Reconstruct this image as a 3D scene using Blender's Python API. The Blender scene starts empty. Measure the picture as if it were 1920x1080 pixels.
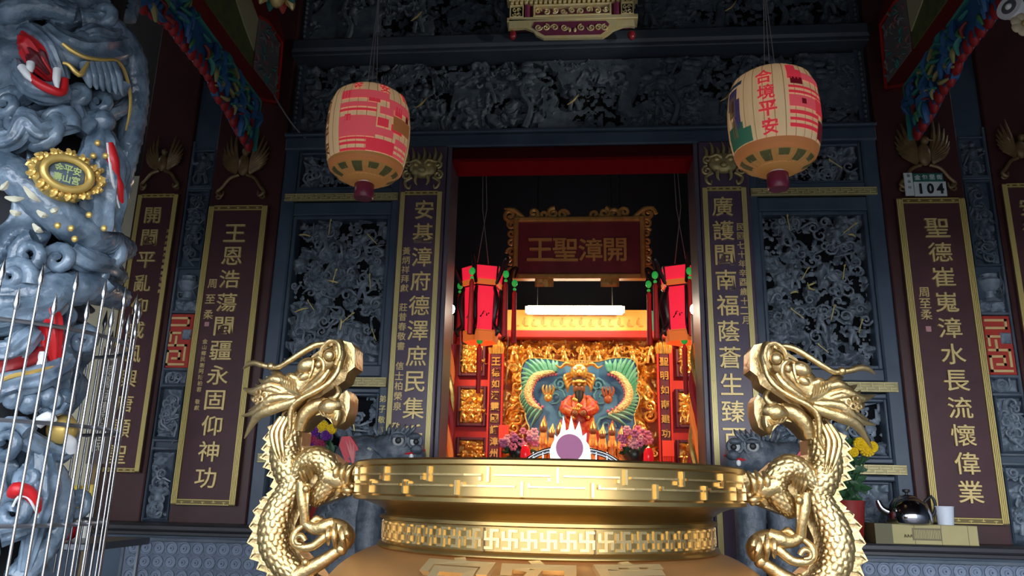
import bpy, math, random
import numpy as np
from mathutils import Vector, Matrix, noise as mnoise
random.seed(7)
SC = bpy.context.scene
COL = SC.collection
PI = math.pi
# ------------------------------------------------------------------ camera, sky, lamps, exposure
FPX = 1440.0
CAM = np.array([0.065, -5.5, 1.5])
yaw, pitch, roll = (math.radians(a) for a in (-5.2, 14.85, 1.28))
FW = np.array([math.sin(yaw)*math.cos(pitch), math.cos(yaw)*math.cos(pitch), math.sin(pitch)])
RT = np.array([math.cos(yaw), -math.sin(yaw), 0.0])
UP = np.cross(RT, FW)
RT, UP = math.cos(roll)*RT + math.sin(roll)*UP, -math.sin(roll)*RT + math.cos(roll)*UP
cd = bpy.data.cameras.new('camera'); cam = bpy.data.objects.new('camera', cd); COL.objects.link(cam)
cd.sensor_width = 36; cd.lens = FPX/1920*36; cd.clip_start = 0.05
m = Matrix.Identity(4)
for i in range(3):
    m[i][0], m[i][1], m[i][2], m[i][3] = RT[i], UP[i], -FW[i], CAM[i]
cam.matrix_world = m
SC.camera = cam
w = bpy.data.worlds.new('overcast_sky'); SC.world = w; w.use_nodes = True
bgn = w.node_tree.nodes['Background']
bgn.inputs[0].default_value = (0.86, 0.92, 1.0, 1); bgn.inputs[1].default_value = 5.2
SC.view_settings.view_transform = 'Standard'; SC.view_settings.look = 'None'
SC.view_settings.gamma = 1.0; SC.view_settings.use_curve_mapping = False
SC.view_settings.exposure = 0.35

def ray(x, y):
    return FW + RT*(x-960)/FPX + UP*(540-y)/FPX
def at(x, y, Y=0.0):
    """point of the vertical plane at depth Y seen towards photo pixel x, y (1920x1080)"""
    d = ray(x, y); return CAM + d*(Y-CAM[1])/d[1]
def atx(x, y, X):
    d = ray(x, y); return CAM + d*(X-CAM[0])/d[0]
def atcyl(x, y, cx, cy, R):
    d = ray(x, y); o = CAM - np.array([cx, cy, 0])
    a = d[0]**2+d[1]**2; b = 2*(o[0]*d[0]+o[1]*d[1]); c = o[0]**2+o[1]**2-R*R
    q = b*b-4*a*c
    t = (-b-math.sqrt(q))/(2*a) if q > 0 else -b/(2*a)
    return CAM + d*t

# ------------------------------------------------------------------ materials
MATS = {}
def mat(name, col, rough=0.5, metal=0.0, col2=None, nscale=8.0, bump=0.0, bscale=60.0, emit=None, estr=0.0, spec=0.5, trans=0.0, alpha=1.0, coat=0.0, bdist=0.01):
    if name in MATS: return MATS[name]
    mt = bpy.data.materials.new(name); mt.use_nodes = True
    nt = mt.node_tree; b = nt.nodes['Principled BSDF']
    b.inputs['Base Color'].default_value = (*col, 1); b.inputs['Roughness'].default_value = rough
    b.inputs['Metallic'].default_value = metal; b.inputs['Specular IOR Level'].default_value = spec
    b.inputs['Transmission Weight'].default_value = trans; b.inputs['Alpha'].default_value = alpha
    b.inputs['Coat Weight'].default_value = coat; b.inputs['Coat Roughness'].default_value = 0.15
    tc = nt.nodes.new('ShaderNodeTexCoord')
    if col2:
        n = nt.nodes.new('ShaderNodeTexNoise'); n.inputs['Scale'].default_value = nscale; n.inputs['Detail'].default_value = 6
        nt.links.new(tc.outputs['Object'], n.inputs['Vector'])
        r = nt.nodes.new('ShaderNodeValToRGB')
        r.color_ramp.elements[0].position = 0.38; r.color_ramp.elements[1].position = 0.62
        r.color_ramp.elements[0].color = (*col, 1); r.color_ramp.elements[1].color = (*col2, 1)
        nt.links.new(n.outputs[0], r.inputs[0]); nt.links.new(r.outputs[0], b.inputs['Base Color'])
    if bump:
        n2 = nt.nodes.new('ShaderNodeTexNoise'); n2.inputs['Scale'].default_value = bscale; n2.inputs['Detail'].default_value = 4
        nt.links.new(tc.outputs['Object'], n2.inputs['Vector'])
        bp = nt.nodes.new('ShaderNodeBump'); bp.inputs['Strength'].default_value = bump; bp.inputs['Distance'].default_value = bdist
        nt.links.new(n2.outputs[0], bp.inputs['Height']); nt.links.new(bp.outputs[0], b.inputs['Normal'])
    if emit:
        b.inputs['Emission Color'].default_value = (*emit, 1); b.inputs['Emission Strength'].default_value = estr
    MATS[name] = mt; return mt

STONE = mat('dark_stone', (0.075, 0.1, 0.135), 0.42, col2=(0.12, 0.15, 0.19), nscale=5, bump=0.25, bscale=90)
STONE_S = mat('polished_dark_stone', (0.048, 0.07, 0.105), 0.3, col2=(0.07, 0.098, 0.138), nscale=3)
CARVE = mat('carved_stone', (0.11, 0.135, 0.17), 0.32, col2=(0.22, 0.26, 0.31), nscale=22, bump=0.5, bscale=120)
FRIEZE = mat('frieze_stone', (0.055, 0.075, 0.1), 0.45, col2=(0.1, 0.13, 0.16), nscale=14, bump=0.5, bscale=100)
GAP_SHADE = mat('gap_shade_black', (0.008, 0.009, 0.011), 0.9, spec=0.1)  # near-black colour paints the shade deep between carved masses
WINE = mat('wine_lacquer', (0.055, 0.017, 0.017), 0.4, col2=(0.07, 0.022, 0.021), nscale=4)
WINE2 = mat('wine_board', (0.068, 0.02, 0.025), 0.48, col2=(0.082, 0.025, 0.03), nscale=5)
PURPLE = mat('purple_board', (0.085, 0.052, 0.088), 0.3, col2=(0.1, 0.064, 0.105), nscale=5)
GILT = mat('gilt_letter', (0.72, 0.52, 0.2), 0.42, 0.35, col2=(0.85, 0.66, 0.3), nscale=30)
GILT_D = mat('aged_gilt', (0.36, 0.26, 0.09), 0.45, 0.35, col2=(0.5, 0.38, 0.14), nscale=16)
BRONZE = mat('bronze_brown', (0.16, 0.1, 0.045), 0.45, 0.3, col2=(0.24, 0.15, 0.06), nscale=18)
GOLD = mat('cast_gold', (0.54, 0.385, 0.17), 0.37, 0.95, col2=(0.63, 0.46, 0.225), nscale=9, bump=0.3, bscale=60)
GOLD_S = mat('smooth_gold', (0.37, 0.245, 0.088), 0.28, 0.95, col2=(0.43, 0.29, 0.11), nscale=4)
GOLD_B = mat('copper_gold', (0.46, 0.24, 0.09), 0.38, 0.75, col2=(0.5, 0.27, 0.105), nscale=3)
BRIGHT = mat('bright_gilt', (0.95, 0.78, 0.36), 0.35, 0.3, col2=(0.98, 0.86, 0.5), nscale=20)
ALTARG = mat('altar_gold', (0.85, 0.42, 0.08), 0.3, 0.6, col2=(1.0, 0.66, 0.2), nscale=25)
RED = mat('red_paint', (0.55, 0.025, 0.02), 0.4, col2=(0.62, 0.035, 0.03), nscale=6)
DRED = mat('dark_red_paint', (0.2, 0.012, 0.014), 0.45, col2=(0.26, 0.016, 0.018), nscale=6)
WHITE = mat('white_paint', (0.82, 0.83, 0.84), 0.4)
STEEL = mat('stainless_steel', (0.6, 0.62, 0.65), 0.22, 1.0)
DSTEEL = mat('dull_steel', (0.3, 0.31, 0.34), 0.4, 0.9)
BLACK = mat('black_wire', (0.015, 0.015, 0.017), 0.5)
CORD = mat('grey_cord', (0.25, 0.25, 0.26), 0.6)

# ------------------------------------------------------------------ mesh builder
class MB:
    def __init__(s): s.v = []; s.f = []; s.smooth = True
    def add(s, vs, fs):
        o = len(s.v); s.v.extend(tuple(map(float, p)) for p in vs); s.f.extend(tuple(i+o for i in q) for q in fs); return s
    def box(s, x0, x1, y0, y1, z0, z1, b=0.0):
        if x0 > x1: x0, x1 = x1, x0
        if y0 > y1: y0, y1 = y1, y0
        if z0 > z1: z0, z1 = z1, z0
        if b <= 0:
            return s.add([(x0,y0,z0),(x1,y0,z0),(x1,y1,z0),(x0,y1,z0),(x0,y0,z1),(x1,y0,z1),(x1,y1,z1),(x0,y1,z1)],
                         [(0,3,2,1),(4,5,6,7),(0,1,5,4),(1,2,6,5),(2,3,7,6),(3,0,4,7)])
        # front (-Y) edges chamfered
        return s.add([(x0,y1,z0),(x1,y1,z0),(x1,y1,z1),(x0,y1,z1),(x0,y0+b,z0),(x1,y0+b,z0),(x1,y0+b,z1),(x0,y0+b,z1),
                      (x0+b,y0,z0+b),(x1-b,y0,z0+b),(x1-b,y0,z1-b),(x0+b,y0,z1-b)],
                     [(0,3,2,1),(0,1,5,4),(1,2,6,5),(2,3,7,6),(3,0,4,7),(4,5,9,8),(5,6,10,9),(6,7,11,10),(7,4,8,11),(8,9,10,11)])
    def tube(s, pts, rad, n=8, sub=3, ysc=1.0, cap=True, closed=False):
        P = [np.array(p, float) for p in pts]
        if not hasattr(rad, '__len__'): rad = [rad]*len(P)
        if len(P) > 2 and sub > 1: P, rad = crom(P, rad, sub, closed)
        N = len(P); rings = []; prev = None
        for i in range(N):
            if closed: t = P[(i+1) % N]-P[i-1]
            else: t = P[min(i+1, N-1)]-P[max(i-1, 0)]
            t = t/(np.linalg.norm(t)+1e-9)
            if prev is None:
                a = np.array([0,0,1.0]) if abs(t[2]) < .9 else np.array([0,1.0,0]); u = np.cross(t, a)
            else: u = prev-t*np.dot(prev, t)
            u /= np.linalg.norm(u)+1e-9; prev = u; v = np.cross(t, u)
            ring = []
            for k in range(n):
                c = 2*PI*k/n; d = (u*math.cos(c)+v*math.sin(c))*rad[i]
                d[1] *= ysc; ring.append(P[i]+d)
            rings.append(ring)
        vs = [p for r in rings for p in r]; fs = []
        for i in range(N if closed else N-1):
            j = (i+1) % N
            for k in range(n):
                l = (k+1) % n; fs.append((i*n+k, i*n+l, j*n+l, j*n+k))
        if cap and not closed:
            fs.append(tuple(range(n-1, -1, -1))); fs.append(tuple((N-1)*n+k for k in range(n)))
        return s.add(vs, fs)
    def lathe(s, prof, c=(0,0,0), n=32, a0=0.0, a1=2*PI):
        full = abs(a1-a0-2*PI) < 1e-6; m_ = n if full else n+1
        vs = []; fs = []
        for r, z in prof:
            for k in range(m_):
                a = a0+(a1-a0)*k/n; vs.append((c[0]+r*math.cos(a), c[1]+r*math.sin(a), c[2]+z))
        for i in range(len(prof)-1):
            for k in range(n):
                l = (k+1) % m_; fs.append((i*m_+k, i*m_+l, (i+1)*m_+l, (i+1)*m_+k))
        return s.add(vs, fs)
    def ball(s, c, rx, ry=None, rz=None, nu=12, nv=8, rot=0.0):
        ry = rx if ry is None else ry; rz = rx if rz is None else rz
        vs = []; fs = []; cr, sr = math.cos(rot), math.sin(rot)
        for i in range(nv+1):
            ph = -PI/2+PI*i/nv
            for k in range(nu):
                a = 2*PI*k/nu; x, y, z = rx*math.cos(ph)*math.cos(a), ry*math.cos(ph)*math.sin(a), rz*math.sin(ph)
                vs.append((c[0]+x*cr-z*sr, c[1]+y, c[2]+x*sr+z*cr))
        for i in range(nv):
            for k in range(nu):
                l = (k+1) % nu; fs.append((i*nu+k, i*nu+l, (i+1)*nu+l, (i+1)*nu+k))
        return s.add(vs, fs)
    def prism(s, poly, y0, y1, b=0.0):
        """polygon in x,z extruded from y0 (front) to y1"""
        A = sum(poly[i][0]*poly[(i+1) % len(poly)][1]-poly[(i+1) % len(poly)][0]*poly[i][1] for i in range(len(poly)))
        if A < 0: poly = poly[::-1]
        n = len(poly); vs = [(p[0], y0, p[1]) for p in poly]+[(p[0], y1, p[1]) for p in poly]
        fs = [tuple(range(n)), tuple(range(2*n-1, n-1, -1))]
        for i in range(n):
            j = (i+1) % n; fs.append((i, i+n, j+n, j))
        return s.add(vs, fs)
    def prismx(s, poly, x0, x1):
        n = len(poly); vs = [(x0, p[0], p[1]) for p in poly]+[(x1, p[0], p[1]) for p in poly]
        fs = [tuple(range(n)), tuple(range(2*n-1, n-1, -1))]
        for i in range(n):
            j = (i+1) % n; fs.append((i, i+n, j+n, j))
        return s.add(vs, fs)
    def grid(s, G, flip=False):
        G = np.asarray(G); a, b = G.shape[:2]; fs = []
        for i in range(a-1):
            for k in range(b-1):
                q = (i*b+k, i*b+k+1, (i+1)*b+k+1, (i+1)*b+k); fs.append(q[::-1] if flip else q)
        return s.add(G.reshape(-1, 3), fs)
    def mirror(s, cx):
        o = MB(); o.smooth = s.smooth
        o.v = [(2*cx-x, y, z) for x, y, z in s.v]; o.f = [q[::-1] for q in s.f]; return o
    def shift(s, d):
        s.v = [(p[0]+d[0], p[1]+d[1], p[2]+d[2]) for p in s.v]; return s

def crom(P, rad, sub, closed=False):
    N = len(P); Q = []; R = []
    rng = range(N) if closed else range(N-1)
    g = (lambda i: i % N) if closed else (lambda i: min(max(i, 0), N-1))
    for i in rng:
        p0, p1, p2, p3 = P[g(i-1)], P[g(i)], P[g(i+1)], P[g(i+2)]
        for k in range(sub):
            t = k/sub
            Q.append(0.5*((2*p1)+(-p0+p2)*t+(2*p0-5*p1+4*p2-p3)*t*t+(-p0+3*p1-3*p2+p3)*t**3))
            R.append(rad[g(i)]*(1-t)+rad[g(i+1)]*t)
    if not closed: Q.append(P[-1]); R.append(rad[-1])
    return Q, R

def wloc(o):
    l = Vector((0, 0, 0))
    while o is not None: l = l+o.location; o = o.parent
    return l
def part(name, mb, material, parent=None, label=None, smooth=None, kind=None):
    me = bpy.data.meshes.new(name)
    d = wloc(parent)
    me.from_pydata([(p[0]-d.x, p[1]-d.y, p[2]-d.z) for p in mb.v], [], mb.f)
    if smooth if smooth is not None else mb.smooth:
        me.polygons.foreach_set('use_smooth', [True]*len(me.polygons))
        try: me.set_sharp_from_angle(angle=math.radians(50))
        except Exception: pass
    me.materials.append(material)
    o = bpy.data.objects.new(name, me); COL.objects.link(o); o.parent = parent
    if label: o['label'] = label
    if kind: o['kind'] = kind
    return o
def copyp(o, parent, loc=None):
    c = o.copy(); COL.objects.link(c); c.parent = parent
    if loc is not None: c.location = loc
    return c
def thing(name, label, cat, loc=(0,0,0), group=None):
    o = bpy.data.objects.new(name, None); COL.objects.link(o); o.location = Vector(tuple(map(float, loc)))
    o.empty_display_size = 0.1
    o['label'] = label; o['category'] = cat
    if group: o['group'] = group
    return o  # black colour paints the shade in gaps of the carving
def tag(o, label, cat, group=None):
    o['label'] = label; o['category'] = cat
    if group: o['group'] = group
    return o
def struct(name, mb, material, parent=None, label=None):
    o = part(name, mb, material, parent, smooth=False)
    if parent is None: o['kind'] = 'structure'
    if label: o['label'] = label
    return o

# ------------------------------------------------------------------ lettering
_glyph = {}
def glyph(ch, bold=0.007, ext=0.06):
    key = (ch, bold, ext)
    if key in _glyph: return _glyph[key]
    cu = bpy.data.curves.new('lettering', 'FONT'); cu.body = ch; cu.size = 1.0
    cu.extrude = ext; cu.offset = bold; cu.resolution_u = 3
    ob = bpy.data.objects.new('lettering', cu); COL.objects.link(ob)
    dg = bpy.context.evaluated_depsgraph_get()
    me = bpy.data.meshes.new_from_object(ob.evaluated_get(dg))
    bpy.data.objects.remove(ob); bpy.data.curves.remove(cu)
    n = len(me.vertices); co = np.empty(n*3); me.vertices.foreach_get('co', co); co = co.reshape(-1, 3)
    if n:
        mn, mx = co.min(0), co.max(0); co -= (mn+mx)/2
        co /= max(mx[1]-mn[1], (mx[0]-mn[0])*0.8, 0.55)
        co = np.stack([co[:, 0], -co[:, 2], co[:, 1]], 1)
        me.vertices.foreach_set('co', co.ravel())
    me.name = 'character'; _glyph[key] = me; return me
def char(ch, x, y, z, h, material, parent, wscale=1.0, bold=0.007, name='character', rz=0.0):
    me = glyph(ch, bold)
    if not me.materials or me.materials[0] != material:
        me2 = me if not me.materials else me.copy()
        me2.materials.clear(); me2.materials.append(material)
        if me2 is not me: me = me2
    o = bpy.data.objects.new(name, me); COL.objects.link(o); o.parent = parent
    d = wloc(parent); o.location = (x-d.x, y-d.y, z-d.z); o.scale = (h*wscale, h, h); o.rotation_euler = (0, rz, 0)
    return o

# ------------------------------------------------------------------ relief noise
def vnoise(X, Y, seed):
    rs = np.random.RandomState(seed); T = rs.rand(64, 64)
    xi = np.floor(X).astype(int); yi = np.floor(Y).astype(int); fx = X-xi; fy = Y-yi
    fx = fx*fx*(3-2*fx); fy = fy*fy*(3-2*fy)
    a = T[xi % 64, yi % 64]; b = T[(xi+1) % 64, yi % 64]; c = T[xi % 64, (yi+1) % 64]; d = T[(xi+1) % 64, (yi+1) % 64]
    return (a*(1-fx)+b*fx)*(1-fy)+(c*(1-fx)+d*fx)*fy
def fbm(X, Y, seed, o=4):
    r = 0; a = 0.5; t = 0
    for i in range(o): r = r+a*vnoise(X, Y, seed+i*17); t += a; X = X*2.03+3.1; Y = Y*2.03+1.7; a *= .5
    return r/t
def relief(X, Z, seed, freq=8.0, bands=5.0, hole=0.42, soft=0.10):
    """carved scrollwork height 0..1: warped bands (curls) on masses with deep gaps"""
    x = X*freq; z = Z*freq
    wx = fbm(x*.55, z*.55, seed+1, 3); wz = fbm(x*.55+9, z*.55+4, seed+2, 3)
    n = fbm(x*.6+2.6*wx, z*.6+2.6*wz, seed+3, 2)
    b = 0.5+0.5*np.cos(2*PI*bands*n)
    mss = fbm(x*.9+1.1*wx, z*.9+1.1*wz, seed+5, 2)
    k = np.clip((mss-hole)/soft, 0, 1); k = k*k*(3-2*k)
    fine = fbm(x*3, z*3, seed+8, 2)
    return np.clip(k*(0.42+0.4*b)+0.22*(fine-.3), 0, 1)
def relief_panel(x0, x1, z0, z1, y, depth, res, seed, **kw):
    nx = max(2, int(abs(x1-x0)/res)); nz = max(2, int(abs(z1-z0)/res))
    X, Z = np.meshgrid(np.linspace(x0, x1, nx), np.linspace(z0, z1, nz))
    H = relief(X-x0, Z-z0, seed, **kw)
    # bring the borders down to the ground plane
    e = np.minimum(np.minimum(X-x0, x1-X), np.minimum(Z-z0, z1-Z)); H = H*np.clip(e/(res*1.5), 0, 1)
    mb = MB(); mb.grid(np.stack([X, y-depth*H, Z], -1)); drop_low(mb, H.ravel(), .07 if kw.get('hole', .42) > .35 else -1); return mb
def drop_low(mb, H, thr):
    """openwork: the gaps between the carved masses are really open"""
    if thr > 0: mb.f = [q for q in mb.f if max(H[i] for i in q) > thr]
def frame(mb, x0, x1, z0, z1, wd, y0, y1, b=0.006):
    mb.box(x0, x0+wd, y0, y1, z0, z1, b); mb.box(x1-wd, x1, y0, y1, z0, z1, b)
    mb.box(x0+wd, x1-wd, y0, y1, z0, z0+wd, b); mb.box(x0+wd, x1-wd, y0, y1, z1-wd, z1, b); return mb
def spiral(c, R, turns=1.5, a0=0.0, sgn=1, n=14, y=0.0):
    return [(c[0]+R*(1-.85*i/n)*math.cos(a0+sgn*turns*2*PI*i/n), c[1]+y*i/n, c[2]+R*(1-.85*i/n)*math.sin(a0+sgn*turns*2*PI*i/n)) for i in range(n+1)]

# ================================================================== THE SETTING
FZ = 0.55                                    # porch floor level
struct('ground', MB().box(-14, 14, -30, -2.3, -0.2, 0.0), mat('concrete', (0.1, 0.1, 0.1), 0.8, col2=(0.14, 0.14, 0.138), nscale=3))
struct('floor', MB().box(-6, 6, -2.3, 4.0, 0.0, FZ), mat('granite_floor', (0.2, 0.19, 0.18), 0.5, col2=(0.27, 0.26, 0.25), nscale=30))
roofm = mat('porch_timber', (0.03, 0.016, 0.014), 0.7, col2=(0.04, 0.022, 0.018), nscale=3)
cmb = MB().box(-6, 6, -0.2, 4.0, 5.75, 5.95)
cmb.add([(-6,-.2,5.75),(6,-.2,5.75),(6,-4.6,2.9),(-6,-4.6,2.9),(-6,-.2,5.95),(6,-.2,5.95),(6,-4.6,3.1),(-6,-4.6,3.1)],  # out-of-view front slope, lowered to shade the upper facade
        [(0,1,2,3),(7,6,5,4),(3,2,6,7),(0,3,7,4),(1,5,6,2)])
struct('ceiling', cmb, roofm)
def roofz(Y): return 5.75 if Y > -.2 else 5.75+(Y+.2)*2.85/4.4
for sg_, nm_ in ((-1, 'left'), (1, 'right')):
    struct('wall_side_'+nm_, MB().box(sg_*5.2, sg_*5.4, -10, .1, 0, 5.0), STONE)  # unseen walls added to cut side light and raise contrast
for sgn, nm in ((-1, 'left'), (1, 'right')):
    X = lambda a, b: (a, b) if sgn > 0 else (-b, -a)
    def bxs(mb, a, b, y0, y1, z0, z1, bv=0.0):
        x0, x1 = X(a, b); return mb.box(x0, x1, y0, y1, z0, z1, bv)
    wl = struct('wall_'+nm, bxs(MB(), 0.935, 3.5, 0.12, 0.32, FZ, 5.75), STONE)
    o = struct('pilaster', bxs(MB(), 2.275, 2.845, -0.04, 0.12, FZ, 5.75, .008), WINE, wl, 'dark wine-red pilaster')
    struct('end_pilaster', bxs(MB(), 3.065, 3.47, -0.03, 0.12, FZ, 5.75, .008), WINE, wl, 'dark wine-red end pilaster')
    # stone stiles and rails that frame the carved panels
    mbs = MB()
    bxs(mbs, 1.32, 1.385, -0.02, .12, FZ, 4.12, .008); bxs(mbs, 2.165, 2.275, -0.03, .12, FZ, 4.12, .012)
    struct('stone_stile', mbs, STONE_S, wl)
    for z0, z1 in ((3.55, 3.655), (2.29, 2.375), (1.735, 1.77), (2.17, 2.205), (1.62, 1.655), (3.725, 3.77)):
        struct('stone_rail', bxs(MB(), 1.385, 2.165, -0.02, .12, z0, z1, .008), STONE_S, wl)
    # narrow stone pier between the boards
    struct('narrow_pier', bxs(MB(), 2.845, 3.065, 0.02, .12, FZ, 5.75), STONE_S, wl)
    mbp = MB(); bxs(mbp, 2.845, 2.862, -0.01, .02, 1.24, 4.2, .004); bxs(mbp, 3.048, 3.065, -0.01, .02, 1.24, 4.2, .004)
    for z in (2.765, 2.325, 2.2, 1.8, 1.74, 3.78): bxs(mbp, 2.86, 3.05, -0.01, .02, z, z+.02, .004)
    struct('pier_moulding', mbp, STONE, wl)
    # plinth with its top slab and the coin dado
    struct('plinth', bxs(MB(), 1.32, 3.6, -0.27, .12, FZ, 1.185), STONE_S, wl)
    led = MB(); bxs(led, 1.32, 3.65, -0.36, .0, 1.195, 1.24, .012); bxs(led, 1.32, 3.62, -0.31, .0, 1.165, 1.195, .006)
    struct('plinth_ledge', led, mat('ledge_stone', (0.035, 0.035, 0.04), 0.35), wl)
    fr = MB(); x0, x1 = X(1.42, 3.02); frame(fr, x0, x1, .58, 1.15, .025, -.285, -.27, .004)
    struct('dado_frame', fr, STONE, wl)
    coinm = mat('coin_stone', (0.19, 0.235, 0.32), 0.5, col2=(0.23, 0.28, 0.375), nscale=10)
    x0, x1 = X(1.445, 2.995); struct('dado_ground', MB().box(x0, x1, -.274, -.27, .605, 1.125), mat('dado_stone', (.15, .185, .25), .5), wl)
    net = MB(); coins = []
    for r in range(6):
        for c in range(17):
            cx = (1.49+.0905*c)*sgn; cz = 1.083-.088*r; coins.append((cx, cz))
            for dx, dz in ((1, 1), (1, -1)):
                net.tube([(cx+dx*.032, -.276, cz+dz*.032), (cx+dx*.058, -.276, cz+dz*.058)], .003, n=4)
    struct('net_lines', net, coinm, wl)
    cm = None
    for cx, cz in coins:
        if cm is None:
            mb = MB(); mb.lathe([(.043, 0), (.043, .01), (.036, .013), (.031, .004), (.018, .004), (.015, .011), (.007, .011), (.006, .002)], n=16)
            mb.v = [(x, -z, y) for x, y, z in mb.v]
            cm = part('coin', mb, coinm, wl); cm.location = (cx, -.274, cz)
        else: copyp(cm, wl, (cx, -.274, cz))
# wall over the doorway
wt = struct('wall_top', MB().box(-2.275, 2.275, 0.12, .32, 4.1, 5.75), STONE)
struct('lintel', MB().box(-2.275, 2.275, -0.05, .12, 4.095, 4.2, .01), STONE_S, wt)
struct('lintel_moulding', MB().box(-2.275, 2.275, -0.08, .12, 4.2, 4.225, .008).box(-2.275, 2.275, -0.05, .12, 4.225, 4.245, .006), STONE_S, wt)
struct('beam', MB().box(-2.275, 2.275, -0.14, .12, 4.925, 5.04, .02).box(-2.275, 2.275, -0.1, .12, 4.9, 4.925, .006), mat('beam_stone', (0.045, 0.058, 0.078), .4, col2=(.055, .07, .095), nscale=4), wt)
# doorway
dr = struct('door_1', MB().box(-.96, -.925, -.045, .3, FZ, 4.095, .006).box(.925, .96, -.045, .3, FZ, 4.095, .006), mat('jamb_grey', (0.1, 0.085, 0.11), .35))
struct('head_beam', MB().box(-.925, .925, -.03, .1, 4.0, 4.095, .01), mat('head_beam_red', (.05, .004, .006), .9, spec=0.0), dr)
struct('head_beam_edge', MB().box(-.925, .925, -.02, .26, 3.975, 4.0), mat('edge_red', (.16, .006, .01), .9, spec=0.0), dr)
# far side wall beyond the left pilaster, hall inside
pale = mat('cream_wall', (0.68, 0.62, 0.42), .7, col2=(.72, .67, .48), nscale=3)
struct('wall_far_left', MB().box(-6, -3.5, .1, .3, FZ, 3.95), pale)
struct('wall_far_left_upper', MB().box(-6, -3.5, .1, .3, 3.95, 5.75), mat('dark_timber', (.02, .018, .018), .7))
struct('wall_far_right', MB().box(3.5, 6, .1, .3, FZ, 5.75), MATS['dark_timber'])
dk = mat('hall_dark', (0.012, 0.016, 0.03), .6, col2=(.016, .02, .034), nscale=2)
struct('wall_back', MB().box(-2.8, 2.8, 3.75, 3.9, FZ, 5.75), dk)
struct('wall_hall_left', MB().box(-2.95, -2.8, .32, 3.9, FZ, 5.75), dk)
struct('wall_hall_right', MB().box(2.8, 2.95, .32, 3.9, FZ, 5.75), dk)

# ================================================================== STONE CARVING
def small_figure(c, h, seed, lean=0.0, gold=True):
    """little robed warrior: returns body mesh and weapon mesh"""
    rs = random.Random(seed); x, y, z = c; b = MB()
    s = h
    hipx = x; chx = x+lean*s*.3
    b.tube([(x-.12*s, y, z), (x-.1*s, y, z+.22*s), (x-.04*s, y-.02*s, z+.42*s)], [.06*s, .075*s, .09*s], n=7)
    b.tube([(x+.16*s, y, z+.02*s), (x+.13*s, y-.03*s, z+.22*s), (x+.04*s, y-.02*s, z+.42*s)], [.06*s, .075*s, .09*s], n=7)
    b.tube([(x, y-.01*s, z+.36*s), (x, y-.02*s, z+.5*s), (chx, y-.03*s, z+.68*s), (chx, y-.02*s, z+.78*s)], [.15*s, .12*s, .15*s, .06*s], n=9)
    b.ball((chx+.02*s*lean, y-.05*s, z+.87*s), .085*s, nu=9, nv=6)
    b.tube([(chx, y-.03*s, z+.92*s), (chx, y-.02*s, z+1.0*s)], [.09*s, .03*s], n=7)
    for sg in (-1, 1):
        ux = chx+sg*.16*s; el = (ux+sg*.12*s, y-.08*s, z+.6*s+rs.uniform(-.06, .12)*s)
        hd = (el[0]+sg*rs.uniform(-.12, .1)*s, y-.16*s, el[2]+rs.uniform(-.12, .18)*s)
        b.tube([(ux-sg*.04*s, y-.03*s, z+.72*s), el, hd], [.07*s, .06*s, .035*s], n=6)
    # fluttering sash
    b.tube([(x+.1*s, y, z+.5*s), (x+.34*s, y-.03*s, z+.62*s), (x+.42*s, y-.02*s, z+.45*s), (x+.56*s, y-.03*s, z+.52*s)], [.03*s, .025*s, .02*s, .008*s], n=5, sub=3)
    wm = None
    if gold:
        a = rs.uniform(-.9, .9); wm = MB(); L = .26*s
        cx, cz = hd[0], hd[2]
        wm.tube([(cx-L*math.sin(a), y-.18*s, cz-L*math.cos(a)), (cx+L*math.sin(a), y-.18*s, cz+L*math.cos(a))], .018*s, n=5)
        wm.tube([(cx+L*math.sin(a), y-.18*s, cz+L*math.cos(a)), (cx+1.3*L*math.sin(a+.08), y-.18*s, cz+1.3*L*math.cos(a+.08))], [.045*s, .004], n=5)
    return b, wm
GOLDW = mat('weapon_gilt', (.75, .62, .22), .4, .2)
def scroll_bits(x0, x1, z0, z1, y, n, seed, R=(.03, .06), t=.009):
    rs = random.Random(seed); mb = MB()
    for i in range(n):
        R_ = rs.uniform(*R); c = (rs.uniform(x0+R_, x1-R_), y-rs.uniform(0, .02), rs.uniform(z0+R_, z1-R_))
        sp = spiral(c, R_, rs.uniform(1.0, 1.6), rs.uniform(0, 6.3), rs.choice((-1, 1)), 12, -.012)
        a = sp[0]; d = np.array(sp[0])-np.array(sp[1]); d = d/np.linalg.norm(d)
        tail = tuple(np.array(a)+d*R_*rs.uniform(.8, 1.8)+np.array([0, .015, 0]))
        mb.tube([tail]+sp, [t*.4]+[t*(1.2-.5*k/12) for k in range(13)], n=5, sub=1)
    return mb
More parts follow.
